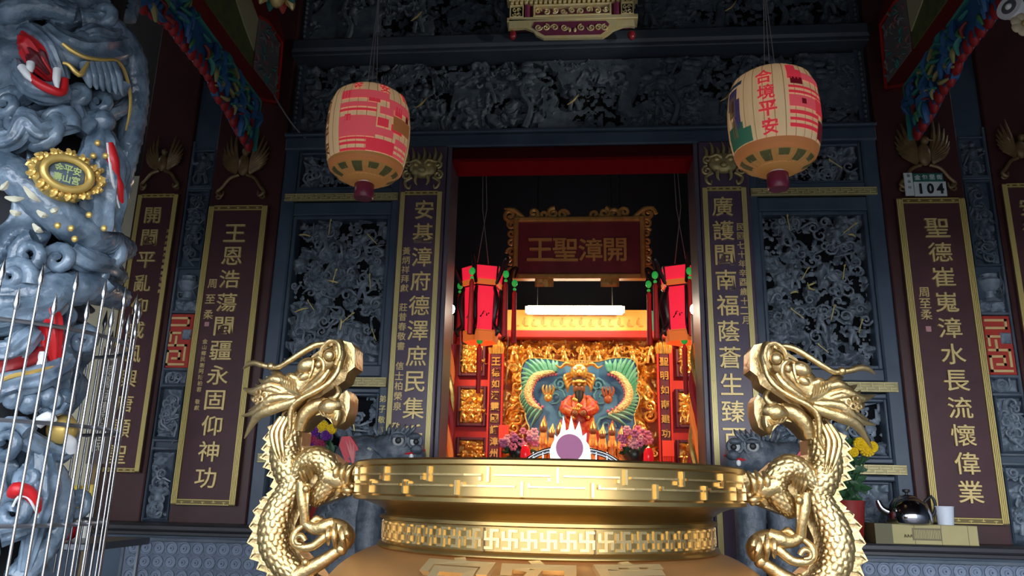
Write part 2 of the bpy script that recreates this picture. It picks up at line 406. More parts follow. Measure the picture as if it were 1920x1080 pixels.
def carved_panel(sgn, x0, x1, z0, z1, name, label, seed, figs=(), depth=.085, y=.09, fw=.02, freq=11, nsc=20, res=.006, hole=.48, ground=GAP_SHADE, matr=CARVE, group=None, strokes=0):
    a, b = (x0, x1) if sgn > 0 else (-x1, -x0)
    t = thing(name, label, 'carved panel', ((a+b)/2, y, z0), group)
    gy = min(.112, y+.03)
    part('ground', MB().box(a, b, gy, gy+.006, z0, z1), ground, t, smooth=False)
    part('relief', relief_panel(a+fw*.5, b-fw*.5, z0+fw*.5, z1-fw*.5, y, depth, res, seed, freq=freq, hole=hole), matr, t)
    if fw: part('frame', frame(MB(), a, b, z0, z1, fw, y-depth-.01, y+.03, .006), STONE_S, t, smooth=False)
    if nsc: part('cloud_scrolls', scroll_bits(a+fw, b-fw, z0+fw, z1-fw, y-depth*.72, nsc, seed+3), matr, t)
    for i, (u, v, h, ln) in enumerate(figs):
        u_ = u if sgn > 0 else 1-u
        bm, wm = small_figure((a+(b-a)*u_, y-depth*.75, z0+(z1-z0)*v), h, seed*31+i, ln, gold=(x1-x0 > .5))
        f = part('warrior', bm, matr, t)
        if wm: part('spear', wm, GOLDW, f, 'gilded spear')
    if strokes:
        rs = random.Random(seed)
        for i in range(strokes):
            cx, cz = rs.uniform(a+.08, b-.08), rs.uniform(z0+.15, z1-.15); an = rs.uniform(0, PI); L = rs.uniform(.025, .06)
            k = rs.uniform(-.02, .02)
            part('gilt_blade', MB().tube([(cx-L*math.cos(an), y-depth-.012, cz-L*math.sin(an)), (cx+k, y-depth-.02, cz+k), (cx+L*math.cos(an), y-depth-.012, cz+L*math.sin(an))], [.003, .0075, .002], n=5), GOLDW, t)
    return t
figsA = [(.28, .74, .2, .3), (.68, .76, .22, -.3), (.25, .43, .2, .5), (.6, .45, .19, -.2), (.8, .28, .17, .2), (.42, .2, .2, -.4), (.18, .08, .17, .3), (.65, .06, .18, 0)]
figsB = [(.25, .78, .21, -.3), (.7, .74, .22, .3), (.3, .5, .19, .2), (.68, .47, .2, -.5), (.2, .25, .19, .4), (.5, .22, .2, .1), (.78, .15, .18, -.3), (.45, .04, .16, 0)]
carved_panel(-1, 1.385, 2.165, 2.375, 3.55, 'carved_battle_panel', 'large dark stone openwork panel of battling figures left of the doorway', 11, figsA, strokes=4, nsc=46, fw=.028)
carved_panel(1, 1.385, 2.165, 2.375, 3.55, 'carved_battle_panel', 'large dark stone openwork panel of battling figures right of the doorway', 23, figsB, strokes=4, nsc=46, fw=.028)
for sgn, sd in ((-1, 'left'), (1, 'right')):
    carved_panel(sgn, 1.385, 2.165, 3.77, 4.09, 'carved_lion_panel', 'small dark stone relief above the large openwork panel, %s of the doorway' % sd, 40+sgn, ((.35, .15, .2, .3), (.68, .15, .2, -.2)), nsc=14)
    carved_panel(sgn, 1.385, 2.165, 1.77, 2.17, 'carved_scene_panel', 'stone relief panel with tiny gilt inscription below the openwork panel, %s side' % sd, 50+sgn, ((.3, .1, .25, .2), (.62, .12, .25, -.2)), nsc=10, matr=mat('pale_carved_stone', (.13, .165, .21), .4, col2=(.24, .29, .35), nscale=20))
    carved_panel(sgn, 1.385, 2.165, 1.25, 1.62, 'carved_scroll_panel', 'stone relief of leafy scrolls just above the plinth ledge, %s side' % sd, 60+sgn, (), nsc=26, depth=.04, hole=.3, ground=STONE, matr=MATS['pale_carved_stone'])
    for ci, (ch) in enumerate('弟子敬獻'):
        char(ch, sgn*1.353, -.024, 2.13-.075*ci, .05, GOLDW, [o for o in COL.objects if o.name.startswith('wall_'+sd)][0], name='inscription')
    # narrow pier carvings
    pc = MATS['pale_carved_stone']
    carved_panel(sgn, 2.86, 3.05, 3.8, 4.12, 'pier_figure_relief', 'small stone relief of a standing figure high on the narrow pier, %s side' % sd, 70+sgn, ((.5, .08, .26, 0),), nsc=3, fw=.012, y=.03, depth=.04, matr=FRIEZE)
    carved_panel(sgn, 2.86, 3.05, 3.12, 3.77, 'pier_flower_relief', 'dark openwork stone relief of figure and foliage on the narrow pier, %s side' % sd, 80+sgn, ((.5, .3, .22, .2),), nsc=14, fw=.012, y=.03, depth=.05, matr=FRIEZE)
    a = thing('stone_urn_relief', 'stone relief of a footed urn above the red fret tile, %s side' % sd, 'relief', (sgn*2.955, .02, 2.79))
    part('urn_bowl', MB().lathe([(.0, .07), (.03, .07), (.06, .1), (.075, .14), (.078, .155), (.06, .165), (.055, .185), (.06, .2), (.0, .2)], (sgn*2.955, .02, 2.86), n=20), pc, a)
    part('urn_foot', MB().lathe([(.0, 0), (.07, 0), (.06, .02), (.035, .03), (.04, .075)], (sgn*2.955, .02, 2.86), n=20), pc, a)
    part('lotus_base', relief_panel(sgn*2.955-.085, sgn*2.955+.085, 2.79, 2.88, .02, .035, .006, 5, freq=16, hole=.2), pc, a)
    part('foliage', scroll_bits(sgn*2.955-.085, sgn*2.955+.085, 2.88, 3.1, .01, 8, 91+sgn), FRIEZE, a)
    carved_panel(sgn, 2.86, 3.05, 2.22, 2.325, 'pier_plaque', 'thin stone relief strip directly below the red fret tile, %s side' % sd, 95+sgn, (), nsc=5, fw=.01, y=.025, depth=.025, hole=.3, matr=pc, ground=STONE)
    carved_panel(sgn, 2.86, 3.05, 1.82, 2.2, 'pier_wave_relief', 'stone relief of swirling mane and waves on the narrow pier, %s side' % sd, 100+sgn, (), nsc=16, fw=.012, y=.025, depth=.05, hole=.36, matr=pc)
    carved_panel(sgn, 2.86, 3.05, 1.25, 1.74, 'pier_goat_relief', 'stone relief of animals and leaves at the foot of the narrow pier, %s side' % sd, 110+sgn, ((.5, .1, .24, .2),), nsc=10, fw=.012, y=.025, depth=.045, hole=.36, matr=pc)
    # red fret tile
    a = thing('fret_tile', 'red tile with raised yellow square fret and grey corner, %s narrow pier' % sd, 'tile', (sgn*2.955, .02, 2.345), 'red fret tiles')
    x0, x1 = sgn*2.955-.09, sgn*2.955+.09
    part('tile', MB().box(x0, x1, -.005, .02, 2.345, 2.76, .004), mat('tile_red', (.5, .035, .02), .5), a, smooth=False)
    ym = mat('fret_yellow', (.78, .52, .22), .5); fm = MB(); cxx = sgn*2.955
    def seg(u0, w0, u1, w1):
        fm.box(cxx+min(u0, u1)-.0085, cxx+max(u0, u1)+.0085, -.016, -.004, 2.345+min(w0, w1)-.0085, 2.345+max(w0, w1)+.0085)
    for q in ((-.075, .38, .055, .38), (.055, .38, .055, .325), (.055, .325, -.075, .325), (-.075, .265, 0, .265), (-.07, .265, -.07, .205), (-.025, .235, -.025, .17), (-.075, .17, .055, .17),
              (.055, .17, .055, .06), (-.075, .125, .015, .125), (-.075, .125, -.075, .025), (-.075, .025, .055, .025), (.015, .125, .015, .07), (.015, .07, -.035, .07)): seg(*q)
    part('fret', fm, ym, a, smooth=False)
    part('corner_relief', relief_panel(cxx+.012, cxx+.085, 2.56, 2.64, -.004, .018, .005, 7, freq=20, hole=.2), pc, a)

# friezes above the doorway: flat inlaid plaques of stone, rocks and trees, figures
def frieze(z0, z1, label, seed):
    t = thing('carved_frieze', label, 'frieze', (0, .1, z0))
    part('ground', MB().box(-2.275, 2.275, .112, .118, z0, z1), GAP_SHADE, t, smooth=False)
    nx, nz = 620, int((z1-z0)/.0075)
    X_, Z_ = np.meshgrid(np.linspace(-2.2, 2.2, nx), np.linspace(z0+.02, z1-.02, nz))
    n1 = fbm(X_*4.2+3*fbm(X_*3, Z_*3, seed, 2), Z_*5+2*fbm(X_*3+7, Z_*3, seed+4, 2), seed+1, 3)
    plates = np.clip((n1-.47)/.03, 0, 1)*.62
    scr = relief(X_, Z_, seed+2, freq=10, bands=6, hole=.5, soft=.05)*.95
    Hf = np.maximum(plates, scr); rm = MB().grid(np.stack([X_, .09-.075*Hf, Z_], -1)); drop_low(rm, Hf.ravel(), .06)
    part('relief', rm, FRIEZE, t)
    for sg in (-1, 1):
        bd = MB()
        k = int((z1-z0)/.045)
        for i in range(k): bd.ball((sg*2.24, .02, z0+.03+.045*i), .017, .02, .02, 8, 6)
        part('bead_border', bd, FRIEZE, t)
        part('border_strip', MB().box(sg*2.275, sg*2.2, .04, .12, z0, z1), STONE_S, t, smooth=False)
    rs = random.Random(seed)
    for i in range(7):
        u = -1.9+3.8*i/6+rs.uniform(-.15, .15)
        bm, wm = small_figure((u, .03, z0+.08+rs.uniform(0, .2)), rs.uniform(.2, .28), seed+i, rs.uniform(-.4, .4), gold=False)
        part('warrior', bm, FRIEZE, t)
        if i % 2: part('gilt_blade', MB().tube([(u-.05, -.03, z0+.2), (u, -.04, z0+.23), (u+.04, -.03, z0+.29)], [.004, .01, .003], n=5), GILT_D, t)
    # trees: trunk with tufts
    for i in range(4):
        u = -1.7+1.15*i+rs.uniform(-.2, .2); tr = MB()
        tr.tube([(u, .03, z0+.04), (u+.05, .01, z0+.2), (u-.03, .01, z0+.36), (u+.06, .02, z1-.08)], [.03, .024, .018, .01], n=6)
        for k in range(9):
            tr.ball((u+rs.uniform(-.2, .22), .015, z1-rs.uniform(.06, .26)), .05, .02, .03, 8, 5)
        part('tree', tr, FRIEZE, t)
    return t
frieze(4.245, 4.9, 'dark stone frieze of figures and trees directly above the doorway lintel', 201)
frieze(5.04, 5.75, 'uppermost dark stone frieze above the heavy beam', 233)

# ================================================================== COUPLET BOARDS
def couplet(x0, x1, z0, z1, y, boardm, text, pz0, pz1, ch, name, label, group, side=None, side2=None, fw=.042, wide=1.1, cxo=0.0, letm=None, bx=None, line=None):
    letm = letm or GILT; line = line or mat('frame_line_gilt', (.75, .58, .2), .38, .3)
    cx = (x0+x1)/2
    t = thing(name, label, 'couplet board', (cx, y, z0), group)
    bz0, bz1, b0, b1 = bx or (z0, z1, x0, x1)
    part('board', MB().box(b0, b1, y-.02, y+.02, bz0, bz1, .006), boardm, t, smooth=False)
    for nm, q in (('frame_side', (x0, x0+fw, z0, z1)), ('frame_side', (x1-fw, x1, z0, z1)), ('frame_top', (x0+fw, x1-fw, z1-fw, z1)), ('frame_bottom', (x0+fw, x1-fw, z0, z0+fw))):
        f = part(nm, MB().box(q[0], q[1], y-.028, y-.018, q[2], q[3], .003), mat('frame_groove', (.2, .145, .05), .45, .3), t, smooth=False)
        lm = MB()
        if nm == 'frame_side':
            w_ = q[1]-q[0]
            for k in (.1, .37, .63, .9): lm.box(q[0]+w_*k-.0036, q[0]+w_*k+.0036, y-.034, y-.026, q[2]+.01, q[3]-.01)
            n = int((q[3]-q[2])/.11)
            for i in range(n):
                zz = q[2]+.05+i*(q[3]-q[2]-.05)/n; lm.box(q[0]+w_*.37, q[0]+w_*.63, y-.034, y-.026, zz, zz+.006)
        else:
            lm.box(q[0], q[1], y-.034, y-.026, q[2]+.003, q[2]+.008); lm.box(q[0], q[1], y-.034, y-.026, q[3]-.008, q[3]-.003)
            for i in range(5):
                xx = q[0]+(q[1]-q[0])*(i+.5)/5; hz = (q[2]+q[3])/2; lm.box(xx-.002, xx+.002, y-.034, y-.026, hz-.016+.012*(i % 2), hz+.004+.012*(i % 2))
                lm.box(xx-.012, xx+.012, y-.033, y-.026, hz-.002, hz+.002)
        part('fret_lines', lm, line, f, smooth=False)
    n = len(text)
    for i, c in enumerate(text):
        char(c, cx+cxo, y-.026, pz0+(pz1-pz0)*i/(n-1), ch, letm, t, wide)
    for s_ in (side, side2):
        if s_:
            tx, sx, sz0, sz1, sh = s_
            for i, c in enumerate(tx):
                if c != ' ': char(c, sx, y-.022, sz0+(sz1-sz0)*i/max(1, len(tx)-1), sh, letm, t, 1.0, name='small_character')
    return t
Y1 = -.06
def zc(p, Y=-.08): return at(*p, Y)[2]
t = couplet(-2.815, -2.345, 1.36, 3.61, Y1, WINE2, '王恩浩蕩閩疆永固仰神功', zc((452, 438)), zc((397, 896)), .142, 'couplet_board',
        'tall wine-red couplet board with eleven gold characters, second board from the left', 'outer couplet boards',
        side=('周至柔', -2.715, zc((411, 532)), zc((405, 590)), .07), side2=('金山鄉民謝阿陳柏蓉 敬獻', -2.715, zc((398, 640)), zc((383, 765)), .036))
part('seal', MB().box(-2.735, -2.7, -.086, -.08, zc((400, 612)), zc((400, 604))), mat('seal_pink', (.6, .3, .3), .5), t)
t = couplet(2.345, 2.815, 1.36, 3.61, Y1, WINE2, '聖德崔嵬漳水長流懷偉業', zc((1738, 428)), zc((1797, 922)), .142, 'couplet_board',
        'tall wine-red couplet board with eleven gold characters, behind the steel kettle', 'outer couplet boards',
        side=('周至柔', 2.46, zc((1717, 548)), zc((1727, 590)), .07), cxo=.02)
part('seal', MB().box(2.445, 2.48, -.086, -.08, zc((1727, 622)), zc((1727, 612))), MATS['seal_pink'], t)
couplet(-3.42, -3.092, 1.575, 3.72, -.045, WINE2, '開閩平亂仰威風興唐顯聖', zc((302, 403)), zc((233, 852)), .13, 'couplet_board',
        'leftmost wine-red couplet board beside the steel cage', 'outer couplet boards', side=('漳州府開基祖廟弟子敬獻', -3.135, zc((321, 432)), zc((303, 545)), .03), fw=.032, wide=1.05, cxo=-.02)
couplet(3.092, 3.42, 1.575, 3.72, -.045, WINE2, '安漳護國佑民德澤千秋頌', zc((302, 403)), zc((233, 852)), .13, 'couplet_board',
        'rightmost wine-red couplet board cut by the photo edge', 'outer couplet boards', fw=.032, wide=1.05)
couplet(-1.302, -.982, 1.0, 3.715, -.05, PURPLE, '安基漳府德澤庶民集千祥', zc((793, 393)), zc((767, 812))-.2, .15, 'door_couplet_board',
        'purple couplet board on the left door jamb', 'door couplet boards', side=('黃炳祥拜獻 莊昔春敬書 信士柏榮泉 敬', -1.232, zc((768, 470)), zc((746, 800)), .06), fw=.034, bx=(.6, 4.09, -1.318, -.962), cxo=.03, wide=1.0,
        line=mat('bright_frame_line', (.75, .62, .25), .38, .3))
couplet(.975, 1.29, 1.0, 3.72, -.05, PURPLE, '廣護閩南福蔭蒼生臻百福', zc((1352, 387)), zc((1375, 820))-.2, .15, 'door_couplet_board',
        'purple couplet board on the right door jamb', 'door couplet boards', side=('民國七十年辛酉歲十二月', 1.235, zc((1380, 425)), zc((1386, 600)), .055), fw=.034, bx=(.6, 4.09, .962, 1.318), cxo=-.02, wide=1.0,
        line=MATS['bright_frame_line'])

# crests over the boards
def mask_crest(cx, z, label):
    t = thing('mask_crest', label, 'crest', (cx, -.06, z), 'gilt mask crests over the door boards')
    g = mat('crest_gilt', (.34, .27, .11), .42, .4, col2=(.5, .4, .18), nscale=30)
    b = MB(); b.ball((cx, -.075, z+.17), .11, .035, .085, 14, 10); b.ball((cx, -.105, z+.145), .03, .02, .025)
    part('mask', b, g, t)
    for sg in (-1, 1):
        part('eye', MB().ball((cx+sg*.05, -.105, z+.185), .018, .015, .014), GILT, t)
        part('brow', MB().tube([(cx+sg*.015, -.1, z+.2), (cx+sg*.05, -.11, z+.222), (cx+sg*.1, -.1, z+.21), (cx+sg*.13, -.085, z+.235)], [.012, .014, .01, .004], n=6), g, t)
        part('scroll', MB().tube(spiral((cx+sg*.12, -.08, z+.11), .04, 1.4, PI/2, -sg), .011, n=6, sub=1), g, t)
        part('scroll', MB().tube(spiral((cx+sg*.115, -.08, z+.2), .035, 1.3, -PI/2, sg), .01, n=6, sub=1), g, t)
        part('scroll', MB().tube([(cx+sg*.08, -.08, z+.09), (cx+sg*.13, -.08, z+.06), (cx+sg*.125, -.08, z+.02), (cx+sg*.1, -.08, z), (cx+sg*.09, -.08, z+.03)], [.012, .013, .012, .01, .006], n=6), g, t)
        part('fang', MB().tube([(cx+sg*.045, -.1, z+.1), (cx+sg*.05, -.1, z+.05), (cx+sg*.035, -.1, z+.02)], [.016, .012, .003], n=6), g, t)
    for i in range(7):
        u = -.12+.04*i; h = .075+.04*(i % 2)
        part('flame', MB().tube([(cx+u, -.08, z+.22), (cx+u*1.08+.01, -.085, z+.22+h*.6), (cx+u*1.12-.004, -.08, z+.23+h)], [.016, .012, .002], n=6), g, t)
mask_crest(-1.14, 3.735, 'aged gilt monster-mask crest with flames above the left door board')
mask_crest(1.135, 3.74, 'aged gilt monster-mask crest with flames above the right door board')
def eagle_crest(cx, z, label, s=1.0):
    t = thing('winged_crest', label, 'crest', (cx, -.06, z), 'bronze winged crests')
    b = MB(); b.ball((cx, -.08, z+.2*s), .05*s, .03, .09*s); b.ball((cx+.01, -.09, z+.31*s), .03*s, .03, .035*s); b.tube([(cx+.02*s, -.1, z+.31*s), (cx+.06*s, -.11, z+.3*s)], [.014*s, .003], n=5)
    part('body', b, BRONZE, t)
    for sg in (-1, 1):
        wg = MB()
        for i in range(8):
            a = math.radians(20+9*i); L = (.1+.03*i)*s
            x = cx+sg*.05*s
            wg.tube([(x, -.07, z+.14*s+.01*i), (x+sg*L*.6*math.cos(a)*1.2, -.085, z+.15*s+L*.6*math.sin(a)), (x+sg*L*math.cos(a)*1.1, -.07, z+.15*s+L*math.sin(a)*1.15)], [.02*s, .018*s, .004], n=5)
        part('wing', wg, BRONZE, t)
        part('scroll_leg', MB().tube([(cx+sg*.03*s, -.075, z+.12*s), (cx+sg*.1*s, -.08, z+.09*s), (cx+sg*.15*s, -.08, z+.02*s), (cx+sg*.19*s, -.08, z-.03*s), (cx+sg*.15*s, -.08, z-.06*s), (cx+sg*.14*s, -.08, z-.02*s)], [.014, .013, .012, .014, .012, .006], n=6), BRONZE, t)
        part('tail_curl', MB().tube(spiral((cx+sg*.18*s, -.075, z-.06*s), .03*s, 1.2, PI/2, sg), .008, n=5, sub=1), BRONZE, t)
eagle_crest(-2.58, 3.75, 'bronze winged crest above the second board from the left')
eagle_crest(2.58, 3.75, 'bronze winged crest above the white house number plate')
eagle_crest(-3.255, 3.82, 'dim bronze winged crest above the leftmost board', .8)
eagle_crest(3.255, 3.82, 'dim bronze winged crest above the rightmost board', .8)

# gilded fret strips between the carved panels
for sgn, sd in ((-1, 'left'), (1, 'right')):
    for z0, z1, wh in ((3.66, 3.72, 'above the large openwork panel'), (2.213, 2.283, 'below the large openwork panel'), (1.662, 1.728, 'above the leafy scroll relief')):
        a, b = (1.33, 2.24) if sgn > 0 else (-2.24, -1.33)
        t = thing('fret_strip', 'gilded key-fret strip %s, %s side' % (wh, sd), 'strip', ((a+b)/2, -.02, z0), 'gilded fret strips')
        part('strip', MB().box(a, b, -.042, -.02, z0, z1, .004), mat('strip_gilt', (.3, .25, .11), .4, .35, col2=(.38, .32, .15), nscale=9), t, smooth=False)
        lm = MB(); n = 11; p = (b-a-.03)/n; h = z1-z0
        lm.box(a+.005, b-.005, -.047, -.041, z0+.003, z0+.008); lm.box(a+.005, b-.005, -.047, -.041, z1-.008, z1-.003)
        for i in range(n):
            x = a+.015+p*i
            lm.box(x+p*.1, x+p*.8, -.047, -.041, z0+h*.6, z0+h*.6+.004); lm.box(x+p*.55, x+p*1.2 if i < n-1 else x+p, -.047, -.041, z0+h*.34, z0+h*.34+.004)
            lm.box(x+p*.0, x+p*.0+.004, -.047, -.041, z0+h*.45, z1-.006); lm.box(x+p*.5, x+p*.5+.004, -.047, -.041, z0+.006, z0+h*.5)
        part('fret_lines', lm, mat('strip_line', (.7, .6, .3), .4, .3), t, smooth=False)

# house number plate
t = thing('house_number_plate', 'white and green enamel house number plate reading 104', 'sign', (2.55, -.075, 3.66))
pm = mat('plate_white', (.62, .66, .66), .35); pg = mat('plate_green', (.03, .13, .1), .35)
xa, xb, xc = at(1694, 330, -.09)[0], at(1711, 330, -.09)[0], at(1768, 330, -.09)[0]; zt, zm, zb = zc((1730, 326)), zc((1730, 342)), zc((1730, 369))
part('side_strip', MB().box(xa, xb-.003, -.095, -.085, zb+.005, zt+.004, .002), pm, t, smooth=False)
part('street_band', MB().box(xb, xc, -.095, -.085, zm, zt, .002), pg, t, smooth=False)
part('number_field', MB().box(xb, xc+.012, -.095, -.085, zb, zm, .002), pm, t, smooth=False)
for i, c in enumerate('金包里街'): char(c, xb+(xc-xb)*(.14+.24*i), -.097, (zt+zm)/2, .038, pm, t, 1.0, .01)
for i, c in enumerate('104'): char(c, xb+(xc-xb)*(.2+.32*i), -.097, (zb+zm)/2, .078, BLACK, t, .9, .03)
for i, c in enumerate('豐漁村'): char(c, (xa+xb)/2, -.097, zt-.02-.045*i, .022, mat('plate_grey', (.2, .23, .23), .5), t, 1.0, .01)

# ================================================================== PAPER LANTERNS
PROF = [(r_, z_*.93) for r_, z_ in [(.02, .305), (.09, .302), (.16, .29), (.205, .255), (.228, .19), (.238, .09), (.239, 0), (.233, -.09), (.22, -.17), (.2, -.225), (.165, -.265), (.11, -.29), (.05, -.298)]]
def prad(z):
    for (r0, z0), (r1, z1) in zip(PROF, PROF[1:]):
        if z1 <= z <= z0: return r1+(r0-r1)*(z-z1)/(z0-z1)
    return .05
PAPER = mat('lantern_paper', (.78, .62, .36), .7, col2=(.82, .68, .44), nscale=6, emit=(1, .6, .28), estr=.14)
PRINTS = {'r': mat('print_red', (.72, .03, .06), .7, emit=(1, .06, .09), estr=.2), 'p': mat('print_pink', (.8, .1, .13), .7, emit=(1, .13, .15), estr=.2), 'd': mat('print_crimson', (.5, .012, .035), .7),
          'g': mat('print_green', (.12, .42, .24), .7), 'o': mat('print_orange', (.75, .25, .08), .7, emit=(1, .4, .12), estr=.05), 'l': mat('print_olive', (.17, .16, .05), .7), 'h': mat('print_ochre', (.5, .25, .07), .7, emit=(1, .4, .1), estr=.06), 'v': mat('print_violet', (.22, .16, .4), .7), 'b': mat('print_blue', (.1, .2, .32), .7), 'y': mat('print_yellow', (.8, .55, .2), .7), 'k': mat('print_brown', (.35, .14, .06), .7)}
def lantern(c, label, face, prints, words, s=1.0):
    cx, cy, cz = c
    t = thing('paper_lantern', label, 'lantern', (cx, cy, cz-.3*s), 'hanging paper lanterns')
    n = 144; mb = MB(); G = []
    for r, z in PROF:
        G.append([(cx+s*r*(1-.012*abs(math.cos(14*a)) ** 3)*math.cos(a), cy+s*r*(1-.012*abs(math.cos(14*a)) ** 3)*math.sin(a), cz+s*z) for a in np.linspace(0, 2*PI, n+1)])
    mb.grid(G, flip=True); part('paper_shade', mb, PAPER, t)
    def P(a, z, off=.003):
        r = (prad(z)+off)*s; return (cx+r*math.cos(face+a), cy+r*math.sin(face+a), cz+z*s)
    for col, a0, a1, z0, z1 in prints:
        G = [[P(a, z, .0045 if col in 'lo' else .003) for a in np.linspace(a0, a1, max(3, int(abs(a1-a0)/.09)+2))] for z in np.linspace(z0, z1, max(3, int(abs(z1-z0)/.008)+2))]
        part('printed_patch', MB().grid(G), PRINTS[col], t)
    for ch, a, z, h, col in words:
        me = glyph(ch, .02, .0); mb = MB()
        mb.add([P(a+v.co.x*h/.235, z+v.co.z*h, .005) for v in me.vertices], [tuple(p.vertices) for p in me.polygons])
        part('printed_character', mb, PRINTS[col], t)
    rm = MB()
    for k in range(28):
        a = 2*PI*k/28
        rm.tube([(cx+s*(r+.001)*math.cos(a), cy+s*(r+.001)*math.sin(a), cz+s*z) for r, z in PROF[2:-1]], .0016, n=4, sub=1)
    part('bamboo_ribs', rm, mat('rib_paper', (.6, .45, .25), .7), t)
    part('bottom_cap', MB().lathe([(0, -.4), (.05, -.4), (.056, -.39), (.056, -.315), (.05, -.31), (0, -.31)], (cx, cy, cz+.02), n=24), mat('cap_maroon', (.2, .02, .05), .35), t)
    part('cap_ring', MB().lathe([(.0, -.315), (.04, -.315), (.04, -.285), (0, -.285)], (cx, cy, cz+.02), n=20), WHITE, t)
    part('bottom_paper', MB().lathe([(.04, -.2795), (.115, -.2735), (.118, -.27)], (cx, cy, cz-.001), n=48), PRINTS['h'], t)
    part('top_knob', MB().lathe([(0, .3), (.04, .3), (.04, .315), (.015, .325), (.012, .35), (0, .352)], (cx, cy, cz-.02), n=16), STEEL, t)
    for dx in (-.03, .0, .03): part('hanging_cord', MB().tube([(cx+dx, cy, cz+.3), (cx+dx*.2, cy, cz+.8), (cx, cy, roofz(cy))], .0022, n=4, sub=1), CORD, t)
    return t
LL = at(690, 258, -1.5); fl = math.atan2(CAM[1]-LL[1], CAM[0]-LL[0])
pr = []
# block lettering in red bars across the front (photo left = smaller angle)
def bars(a0, a1, rows):
    for col, u0, u1, z0, z1 in rows: pr.append((col, a0+(a1-a0)*u0, a0+(a1-a0)*u1, z0, z1))
A0, A1 = -.75, 1.2
bars(A0, A1, [('p', 0, .62, .13, .185), ('r', 0, .14, .135, .185), ('p', .62, 1, .09, .15), ('r', .36, .5, .11, .135), ('r', .7, .82, .06, .12), ('p', 0, .46, .075, .105), ('r', 0, .46, .05, .065),
              ('p', .5, .68, .045, .09), ('o', .68, 1, -.03, .055), ('p', 0, .46, -.1, .02), ('r', .48, .62, -.03, .02), ('r', .66, .84, -.045, -.0), ('r', .08, .16, -.01, .03), ('p', .46, .7, -.085, -.04), ('r', 0, .36, -.118, -.105),
              ('r', 0, .36, -.145, -.13), ('r', 0, .36, -.178, -.165), ('r', .36, .74, -.175, -.105), ('p', .74, 1, -.115, -.075), ('p', .74, 1, -.145, -.13), ('p', .74, 1, -.175, -.16), ('d', .9, .97, .02, .1)])
for k in range(12): pr.append(('h', -PI+k*PI/6, -PI+(k+1)*PI/6, -.275, -.18))
for k in range(12): pr.append(('l', -PI+k*PI/6+.08, -PI+k*PI/6+.4, -.252-.012*(k % 2), -.228)); pr.append(('o', -PI+k*PI/6, -PI+(k+1)*PI/6, -.222, -.195))
lantern(LL, 'paper lantern with red block lettering hanging left of the doorway', fl, pr,
        [('合', -1.3, .14, .075, 'k'), ('境', -1.3, .05, .075, 'k'), ('平', -1.3, -.04, .075, 'k'), ('安', -1.3, -.13, .075, 'k'), ('金', -.35, .22, .06, 'r'), ('安', .35, .22, .07, 'r'), ('宮', 1.0, .21, .06, 'r')])
LR = at(1451, 232, -1.62); fr_ = math.atan2(CAM[1]-LR[1], CAM[0]-LR[0])
pr = []
bars(.35, 1.5, [('r', 0, .3, .14, .2), ('d', .05, .3, .11, .15), ('p', .3, 1, .14, .185), ('r', 0, 1, .085, .1), ('r', 0, 1, .055, .07), ('p', 0, .6, -.02, .045), ('r', .6, 1, -.03, .05), ('d', .25, .35, .0, .03), ('r', 0, .7, -.06, -.04), ('r', 0, .7, -.095, -.08), ('r', 0, .7, -.13, -.11), ('d', .7, 1, -.16, -.06), ('r', .0, .2, .2, .23)])
# painted standing figure on the left of this lantern
pr += [('b', -1.25, -.7, .17, .195), ('v', -1.2, -.85, .05, .16), ('y', -1.15, -.9, .0, .12), ('k', -1.1, -.95, .03, .09), ('v', -.95, -.75, -.08, .09), ('y', -1.05, -.9, -.12, -.02), ('g', -1.3, -.5, -.17, -.09), ('g', -1.25, -.7, -.09, -.05), ('k', -1.0, -.97, -.12, .1)]
for k in range(12): pr.append(('h', -PI+k*PI/6, -PI+(k+1)*PI/6, -.275, -.18))
for k in range(12): pr.append(('l', -PI+k*PI/6+.08, -PI+k*PI/6+.4, -.252-.012*(k % 2), -.228)); pr.append(('o', -PI+k*PI/6, -PI+(k+1)*PI/6, -.224, -.175))
lantern(LR, 'paper lantern with four red characters and painted figure, right of the doorway', fr_, pr,
        [('合', -.15, .165, .085, 'r'), ('境', -.12, .07, .085, 'r'), ('平', -.1, -.025, .085, 'r'), ('安', -.08, -.12, .085, 'r')])

# ================================================================== GILDED BOX ABOVE THE DOOR
YB = -.26
def bp(x, y, Y=YB): p = at(x, y, Y); return (p[0], p[2])
VIO = mat('box_violet', (.2, .04, .09), .4)
t = thing('gilded_altar_box', 'gilded and violet carved box mounted high above the doorway', 'altar box', (at(1072, 75, YB)[0], YB, at(1072, 75, YB)[2]))
(xl, zb), (xr, zt_) = bp(955, 72), bp(1190, -8)
zl0, zl1 = bp(1072, 41)[1], bp(1072, 33)[1]
part('body', MB().box(xl+.03, xr-.03, YB+.02, -.14, zl0+.0, zt_+.25), VIO, t, smooth=False)
part('middle_rail', MB().box(xl-.02, xr+.02, YB-.03, YB+.1, zl0, zl1, .005), BRIGHT, t, smooth=False)
part('cornice', MB().box(xl-.01, xr+.01, YB-.04, -.14, bp(1072, 3)[1], bp(1072, -6)[1], .006).box(xl-.03, xr+.03, YB-.07, -.14, bp(1072, -6)[1], bp(1072, -12)[1], .006), BRIGHT, t, smooth=False)
dn = MB(); z0, z1 = bp(1072, 9)[1], bp(1072, 3)[1]
for i in range(26):
    x = xl+(xr-xl)*(i+.5)/26; dn.box(x-.011, x+.011, YB-.045, YB, z0, z1, .004)
part('dentils', dn, BRIGHT, t, smooth=False)
fx0, fx1 = bp(1000, 20)[0], bp(1146, 20)[0]; fz0, fz1 = zl1, bp(1072, 10)[1]
part('panel_frame', frame(MB(), fx0, fx1, fz0, fz1, .015, YB-.03, YB+.03, .004), BRIGHT, t, smooth=False)
sc = MB(); zc_ = (fz0+fz1)/2
